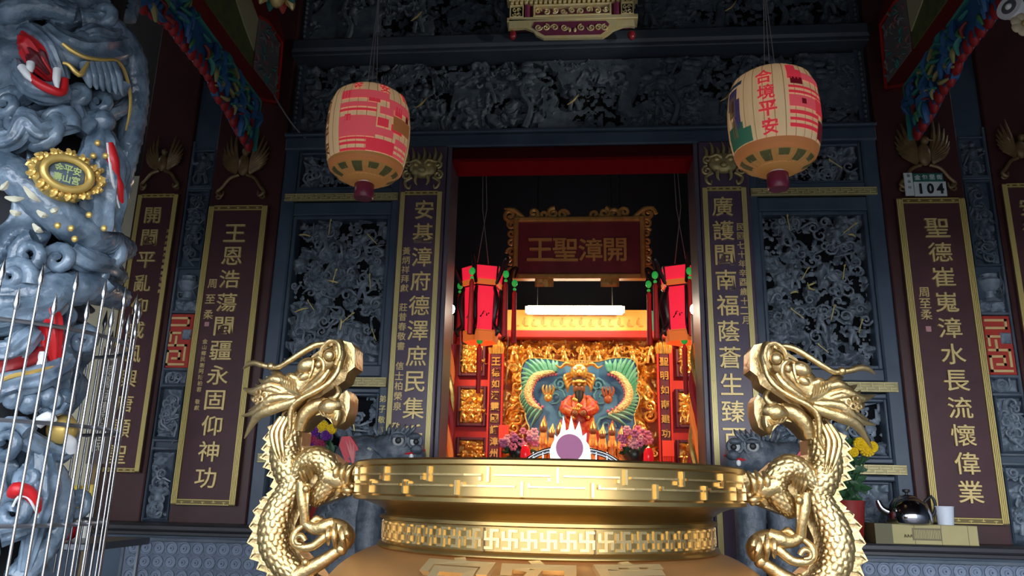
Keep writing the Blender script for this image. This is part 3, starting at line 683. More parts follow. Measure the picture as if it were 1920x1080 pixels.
for i in range(9):
    x = fx0+.04+(fx1-fx0-.08)*i/8; sc.tube(spiral((x, YB-.01, zc_+.006*(-1)**i), .026, 1.3, i*2.0, (-1)**i), .007, n=5, sub=1)
part('panel_scrolls', sc, BRIGHT, t)
for x0, x1 in ((956, 982), (1164, 1188)):
    a, b = bp(x0, 25)[0], bp(x1, 25)[0]
    part('corner_frame', frame(MB(), a, b, fz0, fz1, .009, YB-.03, YB+.02, .003), BRIGHT, t, smooth=False)
    part('corner_ground', MB().box(a, b, YB-.005, YB+.02, fz0, fz1), GAP_SHADE, t, smooth=False)
    m_ = MB(); cx_ = (a+b)/2
    for k in range(4): m_.tube(spiral((cx_+.02*math.cos(k*PI/2+.8), YB-.012, zc_+.025*math.sin(k*PI/2+.8)), .018, 1, k*PI/2, 1), .005, n=5, sub=1)
    part('corner_scrolls', m_, BRIGHT, t)
for x in (989, 1156):
    a = bp(x, 25)[0]; part('column', MB().lathe([(.02, fz0), (.02, fz1)], (a, YB-.01, 0), n=16), mat('column_violet', (.3, .05, .13), .3), t)
# apron with curved lower edge
ap = [(955, 41), (1188, 41), (1190, 54), (1180, 52), (1168, 53), (1150, 60), (1140, 68), (1130, 74), (1020, 76), (1006, 70), (1000, 62), (985, 56), (972, 57), (955, 58)]
part('apron', MB().prism([bp(*p) for p in ap], YB-.03, YB), BRIGHT, t, smooth=False)
inn = [(1003, 46), (1136, 44), (1142, 50), (1136, 62), (1126, 69), (1022, 71), (1010, 64), (998, 56)]
part('apron_field', MB().prism([bp(*p) for p in inn], YB-.036, YB-.02), VIO, t, smooth=False)
sc = MB()
for i, x in enumerate((1010, 1024, 1040, 1058, 1090, 1108, 1122, 1134)):
    px, pz = bp(x, 57); sg = 1 if x > 1072 else -1
    sc.tube(spiral((px, YB-.04, pz), .03, 1.4, PI/2*(i % 3), sg), .006, n=5, sub=1)
for x in (1068, 1078): px, pz = bp(x, 62); sc.ball((px, YB-.042, pz), .012, .01, .02)
part('apron_scrolls', sc, BRIGHT, t)
for x in (961, 1184):
    px, pz = bp(x, 66); part('foot', MB().ball((px, YB, pz), .03, .03, .04), mat('foot_red', (.3, .02, .03), .25), t)

# ================================================================== PAINTED EAVES BRACKETS
XB = -2.38
def yz(x, y): p = atx(x, y, XB); return (p[1], p[2])
def inside(p, poly):
    c = False; j = len(poly)-1
    for i in range(len(poly)):
        if (poly[i][1] > p[1]) != (poly[j][1] > p[1]) and p[0] < (poly[j][0]-poly[i][0])*(p[1]-poly[i][1])/(poly[j][1]-poly[i][1])+poly[i][0]: c = not c
        j = i
    return c
PAINT = {'blue': mat('paint_blue', (.03, .12, .3), .5), 'teal': mat('paint_teal', (.03, .22, .2), .5), 'red': DRED, 'green': mat('paint_green', (.06, .22, .08), .5), 'olive': mat('paint_olive', (.3, .27, .1), .55), 'cream': mat('paint_cream', (.5, .47, .28), .6), 'grey': mat('paint_grey', (.22, .2, .2), .6), 'pink': mat('paint_pink', (.32, .12, .12), .6)}
def bracket(sgn, sd):
    def put(name, mb, m_, par, lab=None, smooth=None):
        if sgn > 0: mb = mb.mirror(0)
        return part(name, mb, m_, par, lab, smooth)
    lo = [(475, 283), (447, 240), (430, 205), (410, 180), (400, 150), (370, 110), (345, 80), (325, 50), (300, 30), (262, 10), (240, -30), (330, -30), (345, 0), (485, 190)]
    L = [yz(*p) for p in lo]
    t = thing('carved_bracket', 'painted blue and green carved eaves bracket with red scalloped edge, %s side' % sd, 'bracket', (-sgn*XB, L[0][0], L[0][1]), 'painted eaves brackets')
    put('board', MB().prismx(L, XB-.05, XB), PAINT['blue'], t, smooth=False)
    rs = random.Random(5); Yp = [p[0] for p in L]; Zp = [p[1] for p in L]
    for nm, col, k, r in (('cloud_curl', 'blue', 40, .075), ('leaf', 'teal', 26, .06), ('berry', 'red', 14, .05), ('flower', 'olive', 12, .055), ('sprig', 'green', 12, .055)):
        c = 0
        while c < k:
            p = (rs.uniform(min(Yp), max(Yp)), rs.uniform(min(Zp), max(Zp)))
            if inside(p, L):
                a = rs.uniform(0, 6.3); rr = r*rs.uniform(.6, 1.2)
                put(nm, MB().tube([(XB+.006+rs.uniform(0, .015), p[0]-rr*math.cos(a), p[1]-rr*math.sin(a)), (XB+.035, p[0]+rr*.3*math.sin(a), p[1]-rr*.3*math.cos(a)), (XB+.02, p[0]+rr*math.cos(a), p[1]+rr*math.sin(a))], [rr*.12, rr*.3, rr*.16], n=6), PAINT[col], t); c += 1
    red = lo[:10]; pts = [yz(*p) for p in red]
    for (a, b) in zip(pts, pts[1:]):
        d = math.dist(a, b); n = max(1, round(d/.09))
        for i in range(n):
            u = (i+.5)/n; q = (a[0]+(b[0]-a[0])*u, a[1]+(b[1]-a[1])*u)
            put('red_scallop', MB().ball((XB-.02, q[0], q[1]+.025), .03, d/n*.56, .06, 10, 6), mat('scallop_red', (.34, .012, .016), .5), t)
    e = [yz(*p) for p in ((345, 0), (485, 190), (475, 283))]
    put('green_edge', MB().tube([(XB+.01, *yz(300, -60))]+[(XB+.01, *p) for p in e], .016, n=6, sub=1), PAINT['teal'], t)
    # beam above it
    t2 = thing('painted_beam', 'dark red beam with painted panels above the carved bracket, %s side' % sd, 'beam', (-sgn*XB, e[1][0], e[1][1]), 'painted eaves beams')
    bm = [yz(*p) for p in ((300, -60), (345, 0), (485, 190), (519, 198), (534, 80), (500, -60))]
    put('beam', MB().prismx(bm, XB-.12, XB+.004), mat('beam_red', (.2, .012, .012), .5), t2, smooth=False)
    put('painted_panel', MB().prismx([yz(*p) for p in ((352, -40), (440, -40), (482, 35), (470, 125))], XB, XB+.012), mat('paint_moss', (.15, .16, .05), .6, col2=(.1, .13, .05), nscale=14), t2, smooth=False)
    put('verse_panel', MB().prismx([yz(*p) for p in ((425, -40), (452, -40), (480, 35), (472, 95), (455, 50))], XB+.01, XB+.02), PAINT['cream'], t2, smooth=False)
    M_ = [yz(*p) for p in ((484, 32), (500, 42), (522, 82), (515, 182), (474, 128))]
    put('relief_ground', MB().prismx(M_, XB, XB+.012), PAINT['grey'], t2, smooth=False)
    for nm, col, k in (('grey_sprig', 'grey', 22), ('pink_sprig', 'pink', 10), ('teal_sprig', 'teal', 10)):
        c = 0
        while c < k:
            p = (rs.uniform(min(q[0] for q in M_), max(q[0] for q in M_)), rs.uniform(min(q[1] for q in M_), max(q[1] for q in M_)))
            if inside(p, M_):
                a = rs.uniform(0, 6.3); put(nm, MB().tube([(XB+.012, p[0]-.03*math.cos(a), p[1]-.03*math.sin(a)), (XB+.026, p[0], p[1]), (XB+.014, p[0]+.03*math.cos(a), p[1]+.03*math.sin(a))], [.004, .011, .003], n=5), PAINT[col], t2); c += 1
    put('red_edge', MB().tube([(XB+.01, *yz(*p)) for p in ((484, 32), (500, 40), (526, 80), (517, 192), (484, 186))], .014, n=5, sub=1), RED, t2)
bracket(-1, 'left'); bracket(1, 'right')
# wire from the left bracket down to the panel
w0, w1 = atx(513, 178, XB), at(586, 272, -.03)
tag(part('wire', MB().tube([w0, (w0+w1)/2+np.array([0, 0, -.04]), w1], .006, n=5), CORD), 'grey wire slanting down from the left painted beam', 'wire')
# gilded pendant in the upper left corner of the view
pc_ = at(520, -10, -1.0); t = thing('carved_pendant', 'small gilded and painted carved pendant at the top edge, left of centre', 'pendant', pc_)
part('bud', MB().lathe([(0, -.1), (.03, -.09), (.05, -.05), (.06, 0), (.05, .06), (.07, .1), (.07, .5)], pc_, n=18), GILT, t)
for k in range(8):
    a = k*PI/4; c_ = np.array(pc_); d_ = np.array([math.cos(a), math.sin(a), 0])
    part('petal', MB().tube([c_+d_*.03+[0, 0, .03], c_+d_*.1+[0, 0, -.02], c_+d_*.12+[0, 0, -.07]], [.02, .035, .006], n=6), (PAINT['teal'], GILT, mat('petal_red', (.5, .05, .04), .5))[k % 3], t)
# round spotlight and paper flower in the upper right corner
sp = at(1894, 14, -1.7); t = thing('spotlight', 'round white spotlight at the top right corner', 'lamp', sp)
dv = np.array([-.75, -.45, .05]); dv /= np.linalg.norm(dv)
part('housing', MB().tube([sp-dv*.12, sp-dv*.01, sp], [.04, .06, .062], n=20, sub=1), WHITE, t)
part('rim', MB().tube([sp-dv*.005, sp+dv*.012], [.066, .066], n=20), WHITE, t)
part('lens', MB().tube([sp+dv*.01, sp+dv*.014], [.05, .03], n=20), mat('lens_grey', (.12, .12, .14), .15), t)
part('bulb', MB().ball(sp+dv*.012, .018), WHITE, t)
ld = bpy.data.lights.new('spot_beam', 'SPOT'); ld.energy = 90; ld.color = (1, .95, .85); ld.spot_size = math.radians(26); ld.spot_blend = .6; ld.shadow_soft_size = .04
lo_ = bpy.data.objects.new('spot_beam', ld); COL.objects.link(lo_); lo_.parent = t; lo_.location = tuple(dv*.03)
lo_.rotation_euler = Vector(np.array([0.02, -.3, 4.75])-sp).to_track_quat('-Z', 'Y').to_euler()
part('arm', MB().tube([sp-dv*.1, sp-dv*.1+np.array([.05, .1, .15]), np.array([sp[0]+.08, sp[1]+.2, roofz(sp[1]+.2)])], .012, n=6), BLACK, t)
fp = at(1918, 48, -1.7); t = thing('cream_carved_flower', 'cream carved flower cut off at the right edge', 'ornament', fp)
for k in range(7):
    a = k*2*PI/7; part('petal', MB().ball(fp+np.array([.04*math.cos(a), -.01, .04*math.sin(a)]), .03, .015, .03, 8, 6), mat('cream_paint', (.62, .5, .32), .6), t)
part('centre', MB().ball(fp+np.array([0, -.02, 0]), .02), GILT_D, t)

# ================================================================== THE HALL BEHIND THE DOORWAY
def pt(x, y, Y): return tuple(at(x, y, Y))
YA = 3.1
def xz(x, y, Y=YA): p = at(x, y, Y); return (p[0], p[2])
def rect(x0, y0, x1, y1, Y):
    a = at((x0+x1)/2, y0, Y)[2]; b = at((x0+x1)/2, y1, Y)[2]; l = at(x0, (y0+y1)/2, Y)[0]; r = at(x1, (y0+y1)/2, Y)[0]
    return l, r, b, a
# gilded carving wall
l, r, b, a = rect(938, 634, 1246, 920, YA)
t = thing('gilded_carving_wall', 'wall of dense gilded carving behind the altar', 'carving', ((l+r)/2, YA, b))
part('ground', MB().box(l, r, YA, YA+.05, b, a), mat('carving_ground', (.4, .1, .02), .6), t, smooth=False)
part('relief', relief_panel(l, r, b, a, YA, .13, .01, 301, freq=7, bands=6, hole=.36), ALTARG, t)
part('scrolls', scroll_bits(l+.05, r-.05, b+.1, a-.05, YA-.1, 90, 302, (.04, .085), .015), ALTARG, t)
for i in range(9):
    bm, wm = small_figure((l+.15+(r-l-.3)*i/8, YA-.12, a-.3-.04*(i % 2)), .24, 310+i, .2*(-1)**i, gold=False); part('figure', bm, ALTARG, t)
part('side_moulding', MB().box(l-.03, l, YA-.15, YA, b, a).box(r, r+.03, YA-.15, YA, b, a), ALTARG, t, smooth=False)
# red beam and painted board over it
l, r, b, a = rect(932, 621, 1250, 635, YA-.2)
tag(part('altar_beam', MB().box(l, r, YA-.25, YA, b, a, .01), mat('rose_beam', (.5, .04, .035), .4), smooth=False), 'red beam above the gilded carving', 'beam')
l, r, b, a = rect(948, 582, 1222, 620, YA-.15)
t = thing('painted_board', 'orange board painted with figures below the tube lamp', 'board', ((l+r)/2, YA-.15, b))
pp = [(l, b), (r-.06, b), (r-.02, b+.07), (r, (a+b)/2), (r-.03, a-.03), (r-.06, a), (l, a)]
part('board', MB().prism(pp, YA-.17, YA-.12), mat('orange_paint', (.75, .34, .06), .5, col2=(.8, .4, .09), nscale=4), t, smooth=False)
part('green_end', MB().prism([(r-.05, b), (r+.08, b), (r+.08, a), (r-.05, a)], YA-.14, YA-.1), PAINT['teal'], t, smooth=False)
for i in range(14):
    rs = random.Random(i); x = l+.1+(r-l-.25)*i/13; mb = MB()
    mb.ball((x, YA-.171, b+.07+.02*(i % 2)), .022, .004, .035, 8, 5).ball((x+.008, YA-.171, b+.115+.02*(i % 2)), .012, .004, .013, 8, 5).ball((x+.03, YA-.171, b+.05), .03, .004, .012, 8, 5)
    part('painted_figure', mb, mat('ink_brown', (.55, .24, .05), .6), t)
# fluorescent tube
l, r, b, a = rect(990, 573, 1166, 590, 2.75); cz = (a+b)/2
t = thing('tube_lamp', 'glowing white fluorescent tube under the hall plaque', 'lamp', ((l+r)/2, 2.75, cz))
part('tube', MB().tube([(l, 2.75, cz), (r, 2.75, cz)], .048, n=14), mat('tube_glow', (1, 1, 1), .5, emit=(1, .9, .7), estr=20), t)  # widened beyond a real tube to take in its glow
part('socket', MB().box(l-.03, l, 2.72, 2.8, cz-.04, cz+.04), WHITE, t, smooth=False); part('socket', MB().box(r, r+.03, 2.72, 2.8, cz-.04, cz+.04), WHITE, t, smooth=False)
part('batten', MB().box(l-.03, r+.03, 2.8, 2.86, cz-.03, cz+.05), WHITE, t, smooth=False)
part('hanger', MB().tube([(l+.1, 2.83, cz), (l+.1, 2.83, 5.75)], .006, n=5).tube([(r-.1, 2.83, cz), (r-.1, 2.83, 5.75)], .006, n=5), BLACK, t)
# two spotlights added out of view to brighten the altar
for sd, x in (('left', -1.9), ('right', 2.0)):
    o = np.array([x, 1.6, 3.9]); d = np.array([.05, 3.0, 2.35])-o; d /= np.linalg.norm(d)
    t = thing('added_altar_spot', 'black hall spotlight aimed at the altar from the %s' % sd, 'lamp', o, 'added altar spots')
    part('housing', MB().tube([o-d*.16, o-d*.02, o], [.05, .07, .072], n=16, sub=1), BLACK, t)
    part('stem', MB().tube([o-d*.1, (o[0], o[1], 5.75)], .012, n=6), BLACK, t)
    ld = bpy.data.lights.new('spot_beam', 'SPOT'); ld.energy = 240; ld.color = (1, .72, .4); ld.spot_size = math.radians(58); ld.spot_blend = .5; ld.shadow_soft_size = .06
    lo = bpy.data.objects.new('spot_beam', ld); COL.objects.link(lo); lo.parent = t
    lo.location = tuple(d*.02); lo.rotation_euler = Vector(d).to_track_quat('-Z', 'Y').to_euler()
# hall plaque
YP = 1.9
l, r, b, a = rect(970, 414, 1202, 519, YP)
t = thing('hall_plaque', 'dark red name plaque with four gold characters in carved gilt frame', 'plaque', ((l+r)/2, YP, b))
part('board', MB().box(l, r, YP-.02, YP+.05, b, a), mat('plaque_red', (.16, .025, .035), .4, col2=(.2, .03, .04), nscale=3), t, smooth=False)
part('hanger', MB().tube([(l+.2, YP+.03, a), (l+.2, YP+.03, 5.75)], .006, n=5).tube([(r-.2, YP+.03, a), (r-.2, YP+.03, 5.75)], .006, n=5), BLACK, t)
pgm = mat('plaque_gilt', (.42, .26, .07), .45, .25, col2=(.55, .35, .1), nscale=12)
part('frame', frame(MB(), l-.04, r+.04, b-.03, a+.03, .05, YP-.06, YP+.05, .012), pgm, t, smooth=False)
for sg in (-1, 1):
    xe = (l if sg < 0 else r)+sg*.06; mb = MB()
    for i in range(6): mb.tube(spiral((xe, YP-.02, b+.06+(a-b-.1)*i/5), .05, 1.3, i*1.7, sg*(-1)**i), .014, n=6, sub=1)
    part('side_scrolls', mb, pgm, t)
    mb = MB(); mb.tube(spiral((xe+sg*.02, YP-.02, a+.06), .08, 1.4, 0, sg), .02, n=6, sub=1).tube([(xe-sg*.12, YP-.02, a+.03), (xe-sg*.02, YP-.03, a+.11), (xe+sg*.08, YP-.02, a+.13)], [.02, .025, .01], n=6)
    part('corner_scroll', mb, pgm, t)
    mb = MB(); c = (l+r)/2
    for i in range(4): mb.tube(spiral((c+sg*(.16+.1*i), YP-.02, a+.06+.02*(i % 2)), .06, 1.3, i*1.3, -sg), .018, n=6, sub=1)
    part('top_scrolls', mb, pgm, t)
    l2, r2, b2, a2 = rect(*((1003, 519, 1038, 538) if sg < 0 else (1126, 519, 1161, 538)), YP)
    part('plaque_bracket', relief_panel(l2, r2, b2, a2, YP, .05, .012, 20+sg, freq=14, hole=.2), pgm, t)
for c, x in zip('王聖漳開', (1013, 1060, 1107, 1153)): char(c, at(x, 470, YP)[0], YP-.025, at(x, 470, YP)[2], .24, mat('plaque_letter', (.6, .33, .1), .45, .2), t, 1.0, .014)
# red screens with gold panels, one on each side, and hall couplets
PF = mat('screen_purple', (.13, .03, .06), .4)
for sd, X0, X1, pans, cb, txt in (('left', 843, 918, ((860, 640, 911, 706), (857, 724, 912, 800), (855, 820, 913, 885)), (917, 664, 939, 900), '王德如漢靈國護漳州'),
                                 ('right', 1255, 1345, ((1266, 640, 1312, 708), (1266, 730, 1316, 803), (1268, 825, 1322, 890)), (1237, 664, 1257, 900), '聖明如南建功家')):
    l, r, b, a = rect(X0, 620, X1, 960, YA-.05)
    t = thing('red_altar_screen', 'red wooden screen with gilded panels on the %s of the altar' % sd, 'screen', ((l+r)/2, YA-.05, b))
    part('screen_board', MB().box(l-.25 if sd == 'left' else l, r+.25 if sd == 'right' else r, YA-.04, YA+.02, b-.3, a), RED, t, smooth=False)
    for i, p in enumerate(pans):
        l, r, b, a = rect(*p, YA-.06)
        f = part('panel_frame', frame(MB(), l, r, b, a, .035, YA-.09, YA-.03, .01), PF, t, smooth=False)
        part('gilded_panel', relief_panel(l+.03, r-.03, b+.03, a-.03, YA-.045, .06, .009, 330+i, freq=12, hole=.34), ALTARG, t)
        for k in range(3):
            bm, wm = small_figure((l+.07+(r-l-.14)*k/2, YA-.09, b+.06), .17, 340+k+i*5, .2, gold=False); part('gilded_figure', bm, ALTARG, t)
    l, r, b, a = rect(*cb, YA-.12)
    t = thing('hall_couplet', 'narrow purple couplet strip with gold characters, %s of the altar carving' % sd, 'couplet board', ((l+r)/2, YA-.12, b), 'hall couplets')
    part('strip', MB().box(l, r, YA-.16, YA-.1, b, a, .008), mat('couplet_plum', (.12, .02, .04), .4), t, smooth=False)
    part('red_edge', MB().box(l-.02, l, YA-.17, YA-.1, b, a).box(r, r+.02, YA-.17, YA-.1, b, a), RED, t, smooth=False)
    l0 = (l+r)/2; mb = MB()
    for k in range(5): mb.tube([(l0-.06+.03*k, YA-.15, a), (l0-.07+.035*k, YA-.17, a+.08+.03*(k % 2)), (l0-.05+.025*k, YA-.15, a+.15+.05*(k % 2))], [.02, .022, .004], n=6)
    part('flame_crest', mb, ALTARG, t)
    for i, c in enumerate(txt): char(c, l0, YA-.165, a-.09-(.125 if sd == 'left' else .155)*i, .09, ALTARG, t, 1.0, .02)
# dragon backdrop behind the deity
GREEN = mat('fin_green', (.08, .34, .22), .4, col2=(.2, .5, .38), nscale=9)
BLUE = mat('backdrop_blue', (.05, .17, .36), .45, col2=(.1, .27, .47), nscale=5)
CREAM = mat('body_cream_gilt', (1.0, .76, .36), .3, .4, bump=1.0, bscale=55, bdist=.03)
t = thing('dragon_backdrop', 'blue backdrop with two green-finned gilded dragons behind the deity', 'backdrop', pt(1088, 850, 2.95))
YD = 2.93
outl = [(991, 672), (979, 685), (976, 708), (979, 732), (974, 742), (976, 755), (984, 768), (986, 785), (992, 800), (1010, 840), (1160, 840), (1188, 800), (1191, 793), (1189, 776), (1196, 761), (1199, 744), (1193, 731), (1196, 710), (1194, 685), (1183, 672), (1150, 671), (1120, 678), (1088, 676), (1060, 678), (1030, 673)]
part('blue_board', MB().prism([xz(x, y, YD) for x, y in outl], YD, YD+.05), BLUE, t, smooth=False)
part('gilt_rim', MB().tube([pt(x, y, YD-.005) for x, y in outl], .008, n=5, sub=2, closed=True), ALTARG, t)
bodies = ([(1041, 697), (1024, 699), (1004, 706), (994, 721), (990, 738), (996, 755), (1015, 769)], [(1143, 697), (1160, 703), (1175, 721), (1180, 738), (1175, 755), (1162, 767), (1141, 778)])
rims = ([(1045, 676), (1020, 673), (992, 673), (979, 690), (976, 715), (978, 738), (975, 750), (980, 763), (986, 780), (996, 800)], [(1135, 677), (1160, 672), (1184, 673), (1194, 688), (1196, 712), (1194, 733), (1198, 746), (1194, 764), (1190, 780), (1176, 800)])
for bd, rm in zip(bodies, rims):
    bw = [pt(x, y, YD-.05) for x, y in bd]; rw = [pt(x, y, YD-.01) for x, y in rm]
    o = part('dragon_body', MB().tube(bw, [.022, .034, .044, .046, .046, .04, .018], n=10, sub=5), CREAM, t)
    bc, _ = crom([np.array(p) for p in bw], [0]*len(bw), 6); rc, _ = crom([np.array(p) for p in rw], [0]*len(rw), 5)
    for i in range(22):
        p, q = bc[int(i/21*(len(bc)-1))], rc[int(i/21*(len(rc)-1))]
        part('fin_ray', MB().tube([p, (p+q)/2+np.array([0, -.01, .01]), q], [.028, .026, .006], n=6), GREEN, o)
    fr_ = MB()
    cen = np.array(pt(1088, 738, YD-.04))
    for p in bc[2:-2:2]:
        d = cen-p; d /= np.linalg.norm(d); fr_.ball(p+d*.045, .018, .015, .018, 7, 5)
    part('pink_frill', fr_, mat('frill_pink', (.6, .15, .25), .5), o)
for x, y in ((1028, 745), (1140, 748)):
    h_ = MB(); c = np.array(pt(x, y, YD-.08)); h_.ball(c, .045, .03, .05)
    for k in range(4): h_.tube([c+[-.035+.024*k, -.01, .03], c+[-.06+.04*k, -.03, .09], c+[-.045+.03*k, -.04, .13]], [.014, .012, .004], n=6)
    part('dragon_claw', h_, ALTARG if x < 1088 else mat('claw_bronze', (.45, .12, .04), .4), t)
sw = MB()
for x, y, R_ in ((1040, 745, .12), (1128, 745, .12), (1050, 720, .08), (1120, 722, .08), (1135, 800, .12), (1060, 775, .09)): sw.tube(spiral(pt(x, y, YD-.005), R_, 1.6, 0, 1), .014, n=6, sub=1)
part('cloud_swirls', sw, mat('swirl_teal', (.12, .34, .42), .45), t)
# dragon mask over the deity
t = thing('dragon_mask', 'gilded dragon face with crown above the red-robed deity', 'carving', pt(1086, 715, YD-.1))
c = np.array(pt(1086, 698, YD-.12)); mb = MB(); mb.ball(c, .1, .08, .1).ball(c+[0, -.07, -.02], .045, .05, .04)
part('face', mb, ALTARG, t)
for sg in (-1, 1):
    part('eye', MB().ball(c+[sg*.045, -.075, .03], .022), WHITE, t)
    part('horn', MB().tube([c+[sg*.05, -.02, .06], c+[sg*.14, -.02, .09], c+[sg*.2, 0, .05], c+[sg*.26, 0, .08]], [.025, .022, .016, .004], n=6), ALTARG, t)
    mb = MB()
    for k in range(4): mb.tube([c+[sg*.08, -.02, -.02-.03*k], c+[sg*(.15-.01*k), -.03, -.04-.04*k], c+[sg*(.17-.015*k), -.02, -.1-.04*k]], [.022, .018, .004], n=6)
    part('beard_lock', mb, ALTARG, t)
mb = MB()
for k in range(7): mb.tube([c+[-.09+.03*k, -.03, .07], c+[-.1+.033*k, -.04, .13+.02*(k % 2)]], [.018, .003], n=6)
part('crown', mb, ALTARG, t)
part('mouth', MB().ball(c+[0, -.06, -.09], .06, .03, .04), mat('mouth_dark', (.05, .01, .01), .6), t)
# deity
t = thing('deity_statue', 'seated red-robed deity statue with dark bearded face below the dragon mask', 'statue', pt(1086, 812, 2.6))
def dv3(x, y, Y=2.6): return np.array(pt(x, y, Y))
ROBE = mat('robe_red', (.5, .01, .015), .45, col2=(.62, .16, .04), nscale=26); FACE = mat('deity_face', (.3, .1, .04), .4)
mb = MB(); mb.tube([dv3(1086, 812), dv3(1086, 780), dv3(1086, 755), dv3(1086, 738)], [.15, .15, .11, .055], n=14); part('robe', mb, ROBE, t)
part('throne_block', MB().box(at(1086, 812, 2.6)[0]-.22, at(1086, 812, 2.6)[0]+.22, 2.45, 2.8, at(1088, 868, 2.35)[2], at(1086, 812, 2.6)[2]+.02, .02), RED, t, smooth=False)
part('head', MB().ball(dv3(1086, 729), .065, .065, .075), FACE, t)
part('beard', MB().tube([dv3(1086, 735, 2.54), dv3(1086, 748, 2.52), dv3(1086, 762, 2.5)], [.05, .04, .008], n=8), BLACK, t)
mb = MB(); mb.tube([dv3(1086, 724), dv3(1086, 718), dv3(1086, 712)], [.07, .075, .03], n=12)
for k in range(5): mb.ball(dv3(1076+5*k, 716, 2.53), .018)
part('crown', mb, ALTARG, t)
for sg in (-1, 1):
    part('sleeve', MB().tube([dv3(1086+sg*14, 748), dv3(1086+sg*26, 766, 2.5), dv3(1086+sg*10, 774, 2.4)], [.05, .065, .045], n=10), ROBE, t)
    part('shoulder_flare', MB().tube([dv3(1086+sg*14, 752), dv3(1086+sg*27, 758, 2.55), dv3(1086+sg*33, 752, 2.55)], [.05, .04, .006], n=8), mat('flare_red', (.75, .02, .04), .45), t)
    part('hand', MB().ball(dv3(1086+sg*8, 775, 2.38), .035), FACE, t)
mb = MB()
for k in range(12): rs = random.Random(k); mb.ball(dv3(1068+rs.uniform(0, 36), 745+rs.uniform(0, 40), 2.4), .022)
part('robe_medallions', mb, ALTARG, t)
# altar table with what stands on it
TZ = at(1088, 868, 2.35)[2]
t = thing('altar_table', 'long red and gold altar table behind the burner rim', 'table', (.07, 2.4, FZ))
part('top', MB().box(-1.25, 1.4, 2.0, 2.9, TZ-.06, TZ, .01), RED, t, smooth=False)
part('apron', MB().box(-1.2, 1.35, 2.03, 2.06, TZ-.4, TZ-.06), ALTARG, t, smooth=False)
for x in (-1.18, 1.25):
    for y in (2.05, 2.8): part('leg', MB().box(x, x+.09, y, y+.07, FZ, TZ-.06), RED, t, smooth=False)
ORG = mat('orange_statue', (.85, .25, .04), .4, col2=(.95, .5, .12), nscale=18)
posn = ['leftmost', 'second', 'third', 'fourth', 'fifth', 'sixth', 'rightmost']
for i, (x, top) in enumerate(((1018, 786), (1034, 800), (1050, 792), (1112, 790), (1130, 802), (1148, 794), (1166, 804))):
    p = at(x, 850, 2.25); h = at(x, top, 2.25)[2]-TZ
    t = thing('altar_statuette', 'small orange and gold statuette on the altar, %s of the seven' % posn[i], 'statuette', (p[0], 2.25, TZ), 'altar statuettes')
    part('body', MB().lathe([(0, 0), (.04, 0), (.04, h*.15), (.034, h*.2), (.04, h*.3), (.032, h*.55), (.025, h*.68), (0, h*.68)], (p[0], 2.25, TZ), n=12), ORG, t)
    part('head', MB().ball((p[0], 2.25, TZ+h*.77), h*.1), FACE, t)
    part('crown', MB().tube([(p[0], 2.25, TZ+h*.83), (p[0], 2.25, TZ+h)], [h*.09, .006], n=8), ALTARG, t)
    fl2 = [(p[0]-0.035, TZ+h*.1), (p[0]+0.035, TZ+h*.1), (p[0]+0.043, TZ+h*.5), (p[0]+0.030, TZ+h*.75), (p[0]+0.037, TZ+h*.98), (p[0]+.03, TZ+h*.88), (p[0]+.01, TZ+h*1.12), (p[0]-.03, TZ+h*.9), (p[0]-0.035, TZ+h*1.02), (p[0]-0.030, TZ+h*.72), (p[0]-0.043, TZ+h*.5)]
    part('flame_aureole', MB().prism(fl2, 2.31, 2.33), (ORG, ALTARG, mat('aureole_red', (.75, .1, .03), .4))[i % 3], t, smooth=False)
    for sg in (-1, 1): part('arm', MB().tube([(p[0]+sg*.026, 2.23, TZ+h*.55), (p[0]+sg*.032, 2.2, TZ+h*.42), (p[0]+sg*.018, 2.16, TZ+h*.4)], [.012, .013, .01], n=6), ORG, t)
PINKS = [mat('blossom_pink', (.85, .2, .33), .6), mat('blossom_rose', (.9, .42, .5), .6), mat('blossom_violet', (.6, .16, .36), .6)]
LEAF = mat('leaf_green', (.025, .09, .03), .5)
def blossom(mb, c, r, n=6, cup=.3):
    for k in range(n):
        a = 2*PI*k/n; mb.ball((c[0]+r*.6*math.cos(a), c[1]-r*cup*.5, c[2]+r*.6*math.sin(a)), r*.45, r*.25, r*.42, 6, 4, rot=a)
def leafb(mb, p, d, L, w):
    p = np.array(p); d = np.array(d); d = d/np.linalg.norm(d); s_ = np.cross(d, [0, 1, .2]); s_ /= np.linalg.norm(s_)+1e-9
    mb.add([p, p+d*L*.5+s_*w, p+d*L, p+d*L*.5-s_*w, p+d*L*.5+np.array([0, -.01, .004])], [(0, 1, 4), (1, 2, 4), (2, 3, 4), (3, 0, 4)])
for sd, x0, Yv in (('left', 972, 2.15), ('right', 1190, 2.15)):
    p = at(x0, 850, Yv); rs = random.Random(x0)
    t = thing('flower_vase', 'vase of pink flowers on the %s of the altar' % sd, 'flowers', (p[0], Yv, TZ), 'altar flower vases')
    zt2 = at(x0, 838, Yv)[2]
    part('vase', MB().lathe([(0, 0), (.07, 0), (.09, .05), (.1, .1), (.06, .16), (.075, .2)], (p[0], Yv, TZ), n=16), mat('vase_dark', (.02, .03, .025), .3), t)
    mb = MB()
    for k in range(40): leafb(mb, (p[0]+rs.uniform(-.1, .1), Yv+rs.uniform(-.05, .05), zt2-.1+rs.uniform(0, .1)), (rs.uniform(-1, 1), rs.uniform(-.5, .2), rs.uniform(-.3, 1)), .1, .02)
    part('leaves', mb, LEAF, t)
    for k in range(24):
        mb = MB(); blossom(mb, (p[0]+rs.uniform(-.17, .17), Yv-.06+rs.uniform(-.05, .05), zt2+rs.uniform(-.02, .17)), rs.uniform(.03, .045))
        part('blossom', mb, PINKS[k % 3], t)
